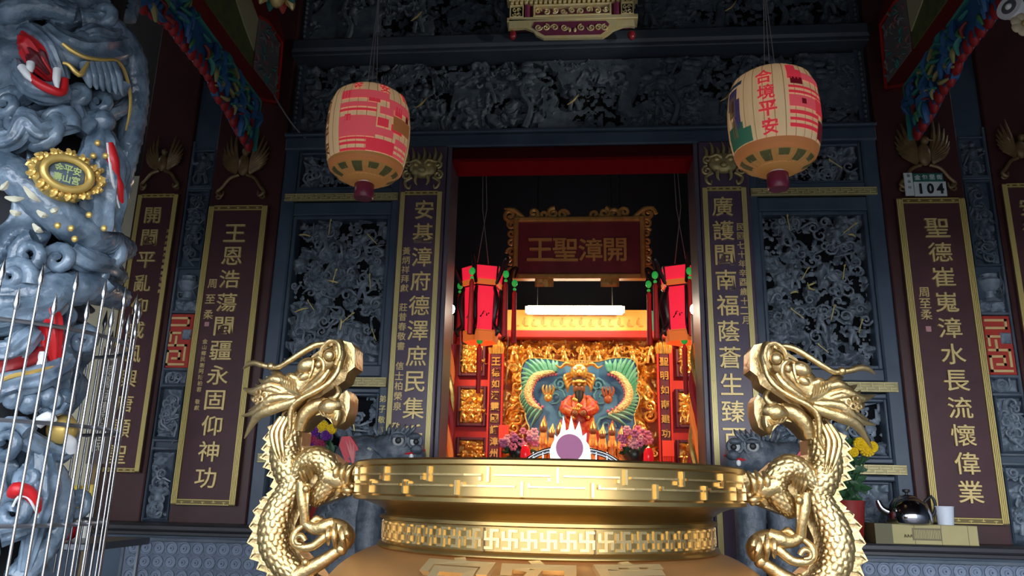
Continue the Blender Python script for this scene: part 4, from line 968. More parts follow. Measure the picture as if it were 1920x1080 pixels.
for sd, x0, y0, x1, y1 in (('left', 935, 797, 954, 833), ('right', 1242, 826, 1264, 865)):
    l, r, b, a = rect(x0, y0, x1, y1, 2.6)
    t = thing('red_charm', 'orange-red fringed paper charm hanging at the %s of the altar' % sd, 'charm', ((l+r)/2, 2.6, b), 'red paper charms')
    part('paper', MB().box(l, r, 2.59, 2.6, b+.05, a), mat('charm_red', (.85, .06, .03), .5), t, smooth=False)
    fm = MB()
    for k in range(9): fm.tube([(l+(r-l)*(k+.5)/9, 2.595, b+.05), (l+(r-l)*(k+.5)/9, 2.595, b)], .004, n=4)
    part('fringe', fm, MATS['charm_red'], t)
    part('string', MB().tube([((l+r)/2, 2.595, a), ((l+r)/2, YA-.24, at(1090, 622, YA-.2)[2])], .003, n=4), BLACK, t)
for i, (x, y, c_) in enumerate(((985, 852, 'left'), (1216, 850, 'right'))):
    p = at(x, y, 2.05); t = thing('red_candle_cup', 'small red glass votive cup at the %s end of the altar' % c_, 'cup', (p[0], 2.05, TZ), 'votive cups')
    part('cup', MB().lathe([(0, 0), (.04, 0), (.05, .04), (.045, .1), (.03, .14)], (p[0], 2.05, TZ), n=14), mat('glass_red', (.7, .01, .02), .15, emit=(1, .02, .03), estr=.3), t)
    part('wick_flame', MB().ball((p[0], 2.05, TZ+.13), .012, .012, .025), mat('flame_glow', (1, .6, .2), .5, emit=(1, .6, .2), estr=4), t)
# pearl with flames on the gate arch
YG = -.25
c = np.array(pt(1068, 840, YG)); R_ = .092
t = thing('flaming_pearl_gate', 'white flaming pearl with magenta disc on an arched steel gate', 'gate', (c[0], YG, FZ))
part('disc', MB().tube([c+[0, -.03, 0], c+[0, -.015, 0]], [R_*.97, R_], n=32), mat('disc_magenta', (.55, .09, .3), .35), t)
fl_ = []
zz = lambda x, y: xz(x, y, YG)
flame = [(1032, 862), (1031, 845), (1034, 836), (1039, 826), (1040, 815), (1045, 820), (1050, 812), (1054, 796), (1056, 780), (1060, 795), (1061, 808), (1066, 805), (1071, 780), (1076, 800), (1078, 808), (1082, 800), (1086, 790), (1090, 806), (1092, 818), (1100, 812), (1099, 828), (1105, 836), (1107, 850), (1108, 862)]
WGLOW = mat('emissive_white', (.95, .93, .88), .4, emit=(1, .97, .9), estr=1.0)  # plain white with an emission term
part('flame_plate', MB().prism([zz(*p) for p in flame], YG-.015, YG+.02), WGLOW, t, smooth=False)
for rr, w_ in ((0, .012), (.045, .008)):
    part('arch_rail', MB().tube([pt(975, 872+rr*130, YG), pt(1000, 853+rr*130, YG), pt(1030, 842+rr*130, YG), pt(1068, 838+rr*130, YG), pt(1108, 843+rr*130, YG), pt(1140, 853+rr*130, YG), pt(1166, 870+rr*130, YG)], w_, n=8), STEEL, t)
for x in (1000, 1018, 1037, 1099, 1118, 1138): part('gate_bar', MB().tube([pt(x, 848, YG), pt(x, 905, YG), (at(x, 905, YG)[0], YG, FZ)], .007, n=6, sub=1), STEEL, t)
# hexagonal palace lanterns
LRED = mat('lantern_silk', (.8, .03, .06), .6, emit=(1, .015, .05), estr=.55); LORG = mat('lantern_fringe', (.85, .2, .04), .6, emit=(1, .2, .03), estr=.3)
EBONY = mat('ebony_wood', (.018, .012, .015), .3); JADE = mat('jade_bead', (.05, .6, .1), .3, emit=(.05, 1, .15), estr=.15); TASS = mat('tassel_red', (.6, .025, .03), .6)  # beads are brightened by a faint emission, though no lamps
def palace(x0, sd, rot):
    YL = 1.3; c = np.array(pt(x0, 570, YL)); zt = at(x0, 506, YL)[2]; zm = at(x0, 538, YL)[2]; zb2 = at(x0, 635, YL)[2]
    t = thing('palace_lantern', 'red hexagonal palace lantern with tassels, %s side of the hall' % sd, 'lantern', (c[0], YL, zb2), 'red palace lanterns')
    def hx(r, z): return [(c[0]+r*math.cos(rot+k*PI/3), YL+r*math.sin(rot+k*PI/3), z) for k in range(6)]
    secs = [(.2, zt, .185, zm+.02), (.165, zm, .15, zb2+.06)]
    for r0, z0, r1, z1 in secs:
        A, B = hx(r0, z0), hx(r1, z1)
        for k in range(6):
            j = (k+1) % 6; pn = MB(); n_ = np.array(A[k])+np.array(A[j])-2*np.array([c[0], YL, z0]); n_[2] = 0; n_ /= np.linalg.norm(n_)
            pn.add([A[k], A[j], B[j], B[k]]+[np.array(q)-n_*.006 for q in (A[k], A[j], B[j], B[k])], [(0, 1, 2, 3), (7, 6, 5, 4), (0, 4, 5, 1), (1, 5, 6, 2), (2, 6, 7, 3), (3, 7, 4, 0)])
            q = part('silk_panel', pn, LRED, t, smooth=False)
            if z0 != zt:
                mid = (np.array(A[k])+np.array(A[j])+np.array(B[k])+np.array(B[j]))/4+n_*.004
                fb = MB(); sd_ = np.array([-n_[1], n_[0], 0])
                for i in range(5): fb.tube([mid+sd_*(-.04+.02*i)+[0, 0, -.1+.013*((i*7) % 5)], mid+sd_*(-.02+.012*i)+[0, 0, -.07+.01*((i*3) % 4)]], [.007, .002], n=4)
                part('painted_bird', fb, EBONY, q)
    for r0, z0, h in ((.195, zm+.035, .05), (.165, zb2+.06, .1)):
        A, B = hx(r0, z0), hx(r0*.97, z0-h); fb = MB()
        for k in range(6):
            j = (k+1) % 6; fb.add([A[k], A[j], B[j], B[k]], [(0, 1, 2, 3)])
        part('orange_fringe', fb, LORG, t, smooth=False)
    fm = MB(); A = hx(.205, zt); B = hx(.19, zm); D_ = hx(.172, zm-.02); E_ = hx(.155, zb2+.05)
    for k in range(6):
        j = (k+1) % 6
        fm.tube([A[k], A[j]], .008, n=5).tube([D_[k], D_[j]], .007, n=5).tube([E_[k], E_[j]], .009, n=5).tube([A[k], B[k], D_[k], E_[k]], .009, n=5, sub=1)
    part('frame', fm, EBONY, t)
    for k in range(6):
        a = rot+k*PI/3; d = np.array([math.cos(a), math.sin(a), 0]); o = np.array([c[0], YL, 0])
        ar = MB(); tip = o+d*.31+[0, 0, zt-.05]
        ar.tube([o+d*.19+[0, 0, zm], o+d*.25+[0, 0, zm+.1], o+d*.28+[0, 0, zt+.02], o+d*.33+[0, 0, zt+.05], tip], [.016, .02, .022, .016, .008], n=6)
        ar.tube([o+d*.165+[0, 0, zm-.03], o+d*.2+[0, 0, zm-.16], o+d*.17+[0, 0, zb2+.12], o+d*.22+[0, 0, zb2+.05], o+d*.2+[0, 0, zb2]], [.014, .022, .018, .024, .008], n=6)
        arm = part('dragon_arm', ar, EBONY, t)
        zz_ = tip[2]
        part('jade_bead', MB().ball(tip+[0, 0, -.05], .028, .02, .036).ball(tip+[0, 0, -.11], .016), JADE, arm)
        part('tassel', MB().tube([tip+[0, 0, -.12], tip+[0, 0, -.15], tip+[0, 0, -.2], tip+[0, 0, -.62]], [.008, .022, .02, .026], n=8, sub=1), TASS, arm)
    part('bottom_bead', MB().ball((c[0], YL-.05, zb2-.03), .03), JADE, t)
    part('bottom_tassel', MB().tube([(c[0], YL-.05, zb2-.06), (c[0], YL-.05, zb2-.1), (c[0], YL-.05, zb2-.5)], [.008, .025, .02], n=8, sub=1), TASS, t)
    part('bulb', MB().ball((c[0], YL, zm-.2), .035), mat('bulb_glow', (1, .8, .6), .5, emit=(1, .75, .5), estr=6), t)
    for sg in (-1, 1): part('hanging_cord', MB().tube([(c[0]+sg*.06, YL, zt), (c[0]-.02*sg, YL, zt+.6), (c[0]-.06, YL, 5.7)], .004, n=4, sub=1), CORD, t)
palace(903, 'left', .35); palace(1279, 'right', .62)
# candle-shaped bulbs just inside the jambs
for sd, x in (('left', 846), ('right', 1301)):
    p = np.array(pt(x, 580, .5)); t = thing('candle_lamp', 'glowing candle bulb on a pale stem inside the %s jamb' % sd, 'lamp', (p[0], .5, FZ), 'candle lamps')
    part('bulb', MB().ball(p, .03, .03, .042), mat('candle_glow', (1, 1, 1), .5, emit=(1, .88, .7), estr=60), t)
    part('stem', MB().lathe([(.026, -.05), (.026, -.55), (.05, -.57), (.05, -.6), (.03, -.65), (.03, FZ-p[2])], p, n=14), mat('stem_pale', (.75, .45, .3), .4), t)
# brocade hangings and a yellow paper strip inside the left jamb
for sd, x in (('left', 843), ('right', 1306)):
    p0, p1 = np.array(pt(x, 645, .42)), np.array(pt(x-4, 870, .42)); rs = random.Random(x)
    t = thing('brocade_hanging', 'twisted red and gold brocade hanging inside the %s jamb' % sd, 'hanging', (p1[0], .42, p1[2]), 'brocade hangings')
    part('cord', MB().tube([p0, (p0[0], .3, 4.0)], .005, n=5), CORD, t)
    for k, (m_, r_) in enumerate(((TASS, .03), (ALTARG, .024), (LORG, .02))):
        part('strand', MB().tube([p0*(1-u)+p1*u+np.array([.025*math.cos(9*u+k*2.1), .025*math.sin(9*u+k*2.1), 0]) for u in np.linspace(0, 1, 16)], r_, n=7, sub=2), m_, t)
l, r, b, a = rect(842, 655, 849, 716, .5)
tag(part('yellow_strip', MB().box(l, r, .495, .5, b, a), mat('paper_yellow', (.95, .7, .05), .5, emit=(1, .7, .05), estr=.1), smooth=False), 'narrow yellow paper strip just inside the left jamb', 'paper strip')  # plain paper brightened by a faint emission of its own

# ================================================================== INCENSE BURNER WITH DRAGON HANDLES
BX, BY = -.038, -2.95
burner = thing('incense_burner', 'large round gold incense burner with two dragon handles in the foreground', 'incense burner', (BX, BY, .42))
rimp = [(.30, 1.50), (.555, 1.50), (.562, 1.575), (.57, 1.582), (.604, 1.582), (.612, 1.576), (.612, 1.566), (.602, 1.562), (.602, 1.487), (.611, 1.482), (.611, 1.472), (.596, 1.468)]
part('rim', MB().lathe(rimp, (BX, BY, 0), n=128), GOLD_S, burner)
part('neck', MB().lathe([(.597, 1.469), (.565, 1.463), (.535, 1.452), (.512, 1.438), (.506, 1.428), (.524, 1.424), (.526, 1.416), (.513, 1.412), (.513, 1.352), (.526, 1.347), (.53, 1.338), (.522, 1.332)], (BX, BY, 0), n=128), GOLD_S, burner)
bel = [(.523, 1.333), (.56, 1.322), (.6, 1.303), (.64, 1.275), (.675, 1.235), (.7, 1.18), (.715, 1.1), (.7, .98), (.64, .87), (.53, .79), (.35, .75), (.0, .74)]
part('belly', MB().lathe([tuple(p) for p in (lambda q: [(a[0], a[2]) for a in q])(crom([np.array([r, 0, z]) for r, z in bel], [0]*len(bel), 3)[0])], (BX, BY, 0), n=128), GOLD_B, burner)
for k in range(3):
    a = -PI/2+.5+k*2*PI/3; d = np.array([math.cos(a), math.sin(a), 0]); o = np.array([BX, BY, 0])
    part('leg', MB().tube([o+d*.45+[0, 0, .85], o+d*.56+[0, 0, .72], o+d*.52+[0, 0, .56], o+d*.58+[0, 0, .46]], [.13, .12, .075, .1], n=14), GOLD_S, burner)
def cyl(mb, r, a0, a1, z0, z1, h, nn=None):
    nn = nn or max(1, int(abs(a1-a0)/.06)); G = []
    for k in range(nn+1):
        a = a0+(a1-a0)*k/nn; c_, s_ = math.cos(a), math.sin(a)
        G.append([(BX+rr*c_, BY+rr*s_, z) for rr, z in ((r-.002, z0), (r+h, z0+.001), (r+h, z1-.001), (r-.002, z1))])
    mb.grid(G)
    mb.add([*G[0], *G[-1]], [(0, 1, 2, 3), (7, 6, 5, 4)]); return mb
fret = MB(); N = 22; z0, z1 = 1.489, 1.56; H = z1-z0; th = .0042
for i in range(N):
    a = -PI/2+(i+.28)*2*PI/N; p = 2*PI/N; da = th/.6*1.6
    cyl(fret, .602, a-da/2, a+da/2, z0+H*.45, z1, .009)
    cyl(fret, .602, a+p*.08, a+p*.9, z0+H*.66, z0+H*.66+th*1.6, .009)
    cyl(fret, .602, a+p*.9-da, a+p*.9, z0+H*.5, z0+H*.66, .009)
    cyl(fret, .602, a+p*.5-da/2, a+p*.5+da/2, z0, z0+H*.52, .009)
    cyl(fret, .602, a+p*.58, a+p*1.4, z0+H*.28, z0+H*.28+th*1.6, .009)
    cyl(fret, .602, a+p*.58, a+p*.58+da, z0+H*.28, z0+H*.46, .009)
part('rim_fret', fret, mat('fret_lit_gold', (.7, .5, .22), .25, .9), burner, smooth=False)  # paler gold than the rim, painting highlights onto the ribs
band = MB(); N = 66; z0, z1 = 1.356, 1.408; H = z1-z0
for i in range(N):
    a = -PI/2+i*2*PI/N; p = 2*PI/N; w_ = p*.09; t_ = .0045
    cyl(band, .513, a+p*.5-w_, a+p*.5+w_, z0, z1, .005, 1)                       # interlocking fret cell
    cyl(band, .513, a+p*.06, a+p*.94, z0+H*.5-t_, z0+H*.5+t_, .005, 1)
    cyl(band, .513, a+p*.06, a+p*.06+2*w_, z0+H*.5, z1-H*.1, .005, 1); cyl(band, .513, a+p*.94-2*w_, a+p*.94, z0+H*.1, z0+H*.5, .005, 1)
    cyl(band, .513, a+p*.5, a+p*.9, z1-2*t_, z1, .005, 1); cyl(band, .513, a+p*.1, a+p*.5, z0, z0+2*t_, .005, 1)
part('neck_fret', band, MATS['fret_lit_gold'], burner, smooth=False)
for a in (-PI/2-.28, -PI/2+.28, -PI/2+1.2, -PI/2-1.2): part('band_seam', cyl(MB(), .514, a-.003, a+.003, 1.35, 1.41, .006), BRONZE, burner, smooth=False)
# raised characters on the belly
prof, _ = crom([np.array([r, 0, z]) for r, z in bel], [0]*len(bel), 6)
arc = [0]
for p, q in zip(prof, prof[1:]): arc.append(arc[-1]+np.linalg.norm(q-p))
def bell(sv):
    i = max(1, next((k for k, v in enumerate(arc) if v >= sv), len(arc)-1)); u = (sv-arc[i-1])/(arc[i]-arc[i-1]+1e-9); return prof[i-1]*(1-u)+prof[i]*u
for ch, px in (('宮', 855), ('安', 1010), ('廣', 1180)):
    ang = -PI/2+math.asin((at(px, 1060, -3.53)[0]-BX)/.6); me = glyph(ch, .03, .05); mb = MB(); vs = []
    for v in me.vertices:
        q = bell(max(.001, .118-v.co.z*.19)); off = .02 if v.co.y < 0 else -.004
        aa = ang+v.co.x*.2/max(q[0], .3); rr = q[0]+off*.8; vs.append((BX+rr*math.cos(aa), BY+rr*math.sin(aa), q[2]+off*.6))
    mb.add(vs, [tuple(p.vertices) for p in me.polygons]); part('belly_character', mb, mat('belly_letter', (.75, .58, .3), .3, .8), burner, smooth=False)
# stone pedestal under it
t = thing('burner_pedestal', 'round grey stone pedestal under the gold incense burner', 'pedestal', (BX, BY, 0))
part('drum', MB().lathe([(.0, 0), (.85, 0), (.85, .1), (.75, .14), (.72, .3), (.8, .36), (.8, .42), (0, .42)], (BX, BY, 0), n=48), STONE, t)
part('lotus_ring', MB().lathe([(.74, .14), (.79, .2), (.76, .28), (.73, .3)], (BX, BY, 0), n=48), CARVE, t)

PXM = np.linalg.norm(at(600, 900, -3.0)-at(601, 900, -3.0))          # metres per photo pixel on the handle plane
def D(x, y, dy=0.0): p = at(x, y, -3.0); return np.array([p[0], -3.0+dy, p[2]])
def scaled_tube(path, rad, cell=.026, hgt=.0065, n=84, ysc=.9, sub=14):
    """tube whose skin carries overlapping scales"""
    P, R = crom([np.array(p) for p in path], rad, sub); P = np.array(P); N = len(P)
    L = np.r_[0, np.cumsum(np.linalg.norm(np.diff(P, axis=0), axis=1))]; G = []; prev = None
    for i in range(N):
        t_ = P[min(i+1, N-1)]-P[max(i-1, 0)]; t_ /= np.linalg.norm(t_)+1e-9
        u = np.array([0, -1.0, 0]); u = u-t_*np.dot(u, t_); u /= np.linalg.norm(u); v = np.cross(t_, u)
        ks = np.arange(n+1)*2*PI/n; nv = max(6, round(2*PI*R[i]/cell/2)*2)
        U = L[i]/(cell*.8); V = ks/(2*PI)*14
        h = np.zeros(n+1)
        for k in range(-2, 2):
            ri = math.floor(U)+k; du = U-ri
            dv = V-.5*(ri % 2); dv = dv-np.round(dv)
            inside_ = (du/1.35)**2+(dv/.56)**2 < 1
            h = np.maximum(h, np.where(inside_ & (du > -.2), .3+.7*np.clip(du/1.3, 0, 1)-.35*(dv/.56)**2, 0))
        r = R[i]+hgt*h
        ring = P[i]+np.outer(np.cos(ks)*r, u)*ysc+np.outer(np.sin(ks)*r, v); G.append(ring)
    return MB().grid(np.array(G))
def dragon(sgn, sd):
    def put(name, mb, m_, par, lab=None, smooth=None):
        if sgn > 0: mb = mb.mirror(BX)
        return part(name, mb, m_, par, lab, smooth)
    root = put('dragon_handle', MB().prism([(p[0], p[2]) for p in (D(x, y) for x, y in
        [(545, 770), (520, 800), (512, 850), (528, 895), (515, 935), (495, 975), (492, 1015), (505, 1050), (540, 1090), (560, 1150), (640, 1150), (600, 1085), (580, 1060), (560, 1040), (548, 1015), (550, 985), (565, 950), (600, 945), (645, 928), (676, 926), (676, 872), (640, 872), (618, 850), (598, 842), (572, 852), (562, 835), (565, 810)])], -2.985, -2.9), GOLD, burner, 'gold dragon handle on the %s, head raised and mouth open' % sd, smooth=False)
    r = lambda v: v*PXM
    # long scaled body
    put('body', scaled_tube([D(x, y, dy) for x, y, dy in ((556, 775, 0), (547, 800, -.005), (538, 828, -.01), (536, 855, -.012), (544, 882, -.012), (551, 905, -.012), (541, 929, -.012), (526, 956, -.014), (517, 988, -.016), (518, 1022, -.016), (533, 1053, -.014), (562, 1080, -.01), (600, 1106, 0))],
                             [r(v) for v in (17, 20, 23, 25, 26, 23, 22, 24, 26, 25, 22, 20, 18)]), GOLD, root)
    put('shoulder', scaled_tube([D(558, 892, -.03), D(578, 868, -.03), D(600, 862, -.03), D(620, 878, -.028), D(622, 904, -.025), D(600, 930, -.02), D(590, 945, -.01)], [r(v) for v in (14, 19, 23, 21, 20, 16, 8)], cell=.02, hgt=.005), GOLD, root)
    # saw-toothed back fin
    tips = [(499, 800), (490, 822), (487, 842), (484, 858), (490, 876), (497, 892), (504, 912), (497, 926), (484, 938), (471, 958), (464, 988), (460, 1018), (465, 1048), (478, 1068), (494, 1090)]
    fin = [(514, 793)]
    for k, (x, y) in enumerate(tips):                     # short hooked teeth on a broad plate
        n_ = tips[min(k+1, len(tips)-1)]
        fin += [(x, y), ((x*.35+n_[0]*.65)+10, y*.75+n_[1]*.25+1)]
    fin += [(520, 1110), (560, 1100), (530, 1060), (500, 1020), (502, 980), (520, 940), (532, 900), (520, 860), (524, 820)]
    put('back_fin', MB().prism([(p[0], p[2]) for p in (D(x, y) for x, y in fin)], -2.99, -2.95), GOLD, root, smooth=False)
    for a, b in (((519, 815), (497, 821)), ((516, 838), (494, 842)), ((516, 856), (492, 858)), ((519, 872), (497, 876)), ((524, 888), (504, 890)), ((510, 935), (488, 939)), ((500, 955), (476, 959)), ((494, 982), (469, 988)), ((492, 1010), (466, 1017)), ((497, 1036), (470, 1046)), ((508, 1058), (484, 1066)), ((520, 1076), (500, 1086))):
        put('fin_ray', MB().tube([D(*a, -.012), D((a[0]+b[0])/2, (a[1]+b[1])/2-4, -.02), D(*b, .0)], [r(3), r(2.4), r(.8)], n=6, ysc=.6), GOLD, root)
    # front paw that grips the rim
    pw = MB(); pw.tube([D(622, 892, -.03), D(645, 900, -.03), D(660, 902, -.02)], [r(22), r(20), r(17)], n=12)
    for k, (x0, y0, x1, y1) in enumerate(((640, 900, 646, 870), (650, 902, 659, 869), (660, 904, 672, 871), (655, 918, 676, 922), (645, 922, 650, 930))):
        pw.tube([D(x0, y0, -.05), D((x0+x1)/2-2, (y0+y1)/2, -.065), D(x1, y1, -.045)], [r(7), r(6), r(3)], n=8)
    for x, y in ((656, 918), (668, 912), (662, 925)): pw.ball(D(x, y, -.045), r(6))
    put('front_paw', pw, GOLD, root)
    ex = MB()
    for k in range(4): ex.tube([D(587+5*k, 905-4*k, -.085), D(583+6*k, 888-3*k, -.105), D(581+5*k, 872, -.085)], [r(2), r(4), r(1)], n=6)
    ex.ball(D(590, 917, -.08), r(7)); put('elbow_flame', ex, GOLD, root)
    # hind leg, curl and paw
    hl = MB(); hl.tube([D(576, 905, -.05), D(578, 935, -.055), D(581, 960, -.05), D(580, 982, -.04)], [r(11), r(10), r(9), r(9)], n=10)
    hl.tube([D(588, 908, -.06), D(590, 940, -.065), D(586, 972, -.05)], [r(4), r(3.5), r(2.5)], n=7)
    hl.tube([D(580, 980, -.04), D(598, 990, -.045), D(618, 986, -.045), D(634, 980, -.04)], [r(9), r(11), r(14), r(12)], n=10)
    put('hind_leg', hl, GOLD, root)
    cu = MB(); cu.tube([D(612, 976, -.03), D(600, 972, -.035), D(592, 980, -.04), D(576, 986, -.045), D(562, 1000, -.045), D(562, 1016, -.045), D(576, 1024, -.045), D(596, 1022, -.045), D(616, 1006, -.04), D(630, 998, -.03)], [r(4), r(7), r(6), r(5), r(7), r(8), r(8), r(8), r(9), r(9)], n=9)
    cu.tube([D(584, 1012, -.06), D(578, 1002, -.062), D(568, 1006, -.06), D(568, 1016, -.06), D(578, 1018, -.06)], [r(5), r(5), r(4.5), r(4), r(2)], n=8)
    put('cloud_curl', cu, GOLD, root)
    hp = MB(); hp.tube([D(628, 985, -.03), D(645, 992, -.035), D(654, 1005, -.03), D(648, 1022, -.02)], [r(14), r(17), r(17), r(13)], n=12)
    for x0, y0, x1, y1 in ((628, 985, 624, 1020), (638, 982, 636, 1026), (650, 988, 656, 1028), (658, 985, 664, 1012)):
        hp.tube([D(x0, y0, -.055), D((x0+x1)/2+3, (y0+y1)/2, -.075), D(x1, y1, -.045)], [r(5), r(5.5), r(2)], n=7)
    hp.tube([D(565, 1076, -.02), D(590, 1062, -.025), D(615, 1048, -.025), D(640, 1030, -.025)], [r(17), r(14), r(12), r(10)], n=10)
    hp.ball(D(644, 1028, -.025), r(12))
    hp.ball(D(582, 1052, -.045), r(7))
    put('hind_paw', hp, GOLD, root)
    # head: skull, snout, jaws fused into one casting
    hd = MB()
    hd.prism([(p[0], p[2]) for p in (D(x, y) for x, y in [(560, 700), (590, 668), (615, 650), (624, 646), (642, 640), (662, 645), (668, 655), (668, 690), (655, 700), (650, 715), (640, 722), (612, 740), (590, 756), (566, 775), (548, 800), (530, 790), (540, 740)])], -3.02, -2.92)
    hd.tube([D(545, 760, -.02), D(565, 735, -.03), D(590, 705, -.035), D(615, 685, -.03), D(640, 668, -.025)], [r(24), r(27), r(26), r(22), r(22)], n=14)
    hd.tube([D(640, 645, -.04), D(645, 668, -.05), D(642, 695, -.045)], [r(10), r(14), r(9)], n=10)
    put('skull', hd, GOLD, root)
    nz = MB(); nz.ball(D(631, 674, -.075), r(11.5), r(11), r(12), 14, 10); put('nostril', nz, GOLD, root)
    sn = MB(); sn.tube([D(612, 682, -.07), D(618, 660, -.075), D(632, 648, -.075), D(645, 652, -.07), D(648, 672, -.07), D(640, 690, -.07)], r(4), n=7); put('snout_ridge', sn, GOLD, root)
    ey = MB(); ey.ball(D(590, 692, -.075), r(19), r(13), r(14), 16, 10, rot=.5); ey.ball(D(585, 712, -.07), r(14), r(10), r(9), 12, 8, rot=.6); put('brow_bulge', ey, GOLD, root)
    e2 = MB(); e2.ball(D(613, 691, -.085), r(6.5), r(6), r(8)); put('eye', e2, GOLD, root)
    e3 = MB(); e3.tube([D(603, 680, -.08), D(612, 678, -.088), D(622, 688, -.088), D(620, 704, -.085), D(606, 718, -.08), D(590, 730, -.075), D(575, 738, -.06)], r(3.2), n=7)
    e3.tube([D(604, 684, -.085), D(602, 700, -.085), D(595, 715, -.08)], r(3), n=6)
    e3.tube([D(630, 700, -.075), D(618, 718, -.078), D(600, 732, -.075), D(578, 744, -.065), D(560, 752, -.055)], [r(4), r(7), r(7), r(6), r(3)], n=8)
    put('face_ridges', e3, GOLD, root)
    wk = MB(); wk.tube([D(648, 684, -.06), D(643, 704, -.065), D(628, 724, -.07), D(604, 740, -.075), D(580, 752, -.075), D(563, 766, -.07), D(557, 788, -.065), D(556, 808, -.06), D(547, 828, -.055)], [r(4), r(5), r(5), r(5), r(5), r(5.5), r(5), r(4), r(1.5)], n=9); put('lip_whisker', wk, GOLD, root)
    # long crest horn with a knob
    hn = MB(); hn.tube([D(626, 650, -.045), D(606, 652, -.06), D(586, 664, -.07), D(560, 682, -.075), D(538, 694, -.07), D(522, 694, -.065), D(505, 690, -.06), D(490, 685, -.05), D(474, 687, -.04), D(463, 694, -.03)], [r(5), r(6), r(6), r(5.5), r(5), r(5), r(5.5), r(6), r(4.5), r(1.2)], n=9)
    hn.ball(D(523, 693, -.068), r(7.5)); put('crest_horn', hn, GOLD, root)
    # lower jaw with tooth and bearded chin
    jw = MB(); jw.prism([(p[0], p[2]) for p in (D(x, y) for x, y in [(556, 812), (560, 790), (580, 764), (604, 750), (630, 748), (640, 744), (655, 734), (661, 745), (660, 768), (652, 792), (635, 804), (622, 788), (610, 778), (597, 781), (584, 792), (572, 806)])], -3.03, -2.93)
    jw.tube([D(566, 806, -.02), D(578, 780, -.03), D(598, 764, -.035), D(616, 760, -.04)], [r(12), r(15), r(14), r(12)], n=12)
    jw.tube([D(614, 768, -.04), D(630, 766, -.055), D(645, 762, -.045)], [r(14), r(17), r(12)], n=12)
    jw.tube([D(640, 775, -.05), D(640, 790, -.05), D(634, 804, -.03)], [r(13), r(10), r(2)], n=9)
    put('lower_jaw', jw, GOLD, root)
    th_ = MB(); th_.tube([D(628, 752, -.06), D(640, 750, -.065), D(646, 740, -.062), D(642, 731, -.055), D(635, 729, -.05)], [r(4), r(6), r(5), r(4), r(1.5)], n=8)
    put('tooth', th_, GOLD, root)
    for k in range(5): put('chin_groove', MB().tube([D(612+7*k, 775+3*k, -.07), D(620+6*k, 784+2*k, -.075), D(634+3*k, 782-k, -.07)], r(1.8), n=5), GOLD, root)
    # mane locks sweeping back
    locks = [((560, 742), (520, 728), (488, 738), (460, 729), 8), ((566, 750), (525, 752), (492, 775), (458, 781), 8), ((570, 756), (520, 772), (492, 785), (463, 823), 9), ((556, 728), (530, 716), (508, 722), (490, 712), 7), ((552, 738), (520, 742), (490, 752), (478, 742), 7), ((575, 735), (548, 722), (530, 705), (512, 700), 8), ((560, 760), (530, 765), (505, 762), (484, 764), 7),
             ((548, 745), (524, 735), (500, 735), (484, 722), 6), ((545, 752), (515, 758), (495, 765), (470, 772), 6), ((585, 728), (562, 712), (548, 716), (552, 735), 6)]
    for k, (a, b, c, d, w_) in enumerate(locks):
        put('mane_lock', MB().tube([D(*a, -.06-.004*(k % 3)), D(*b, -.065-.006*(k % 2)), D(*c, -.05), D(*d, -.02)], [r(w_), r(w_+2), r(w_), r(1)], n=8, ysc=.75), GOLD, root)
    ck = MB()
    for k in range(6): ck.tube([D(548+4*k, 712+1*k, -.075), D(550+4.5*k, 730+2*k, -.085), D(566+3*k, 744, -.075)], r(2.2), n=5)
    for x, y in ((512, 745), (505, 752), (518, 757), (500, 740), (530, 748), (495, 755)): ck.tube(spiral(D(x, y, -.075), r(8), 1.2, x, 1), r(2), n=5, sub=1)
    put('cheek_curls', ck, GOLD, root)
    nr = MB()
    for k in range(3): nr.tube([D(536+7*k, 784, -.045), D(522+9*k, 812, -.055), D(527+8*k, 842, -.062), D(536+5*k, 868, -.055)], [r(4), r(5), r(4), r(1)], n=7)
    put('neck_mane', nr, GOLD, root)
dragon(-1, 'left'); dragon(1, 'right')

# ================================================================== DRAGON PILLAR IN ITS STEEL CAGE
PX, PY = -2.02, -2.9
def C_(x, y, R): return np.array(atcyl(x, y, PX, PY, .2+(R-.2)*.74))
PST = mat('pillar_stone', (.085, .13, .185), .22, col2=(.24, .325, .42), nscale=11, bump=.35, bscale=34, bdist=.02, coat=.5)
PSD = mat('pillar_stone_dark', (.05, .065, .085), .4, col2=(.09, .115, .15), nscale=12)
PRED = mat('mouth_red', (.6, .015, .02), .35); PGD = mat('pillar_gilt', (.8, .55, .16), .35, .5)
pil = thing('dragon_pillar', 'massive blue-grey stone pillar carved with coiling dragons at the left', 'pillar', (PX, PY, 0))
nth, nz = 250, 520
TH, ZZ = np.meshgrid(np.linspace(0, 2*PI, nth), np.linspace(.55, 4.05, nz))
u_ = np.where(TH > PI, 2*PI-TH, TH)*.36                # closes without a seam at the back
Hh = relief(u_+.3*(TH > PI), ZZ, 401, freq=4.2, bands=4, hole=.56, soft=.06)
Rr = .195+.12*Hh
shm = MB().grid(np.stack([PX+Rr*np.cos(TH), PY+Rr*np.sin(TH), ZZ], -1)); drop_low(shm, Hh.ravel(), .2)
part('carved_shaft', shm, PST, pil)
part('core', MB().lathe([(.19, .55), (.19, 4.05)], (PX, PY, 0), n=40), mat('core_shade_black', (.012, .014, .018), .8), pil)
part('base', MB().lathe([(0, 0), (.44, 0), (.44, .25), (.36, .3), (.34, .5), (.3, .56)], (PX, PY, 0), n=8), PSD, pil)
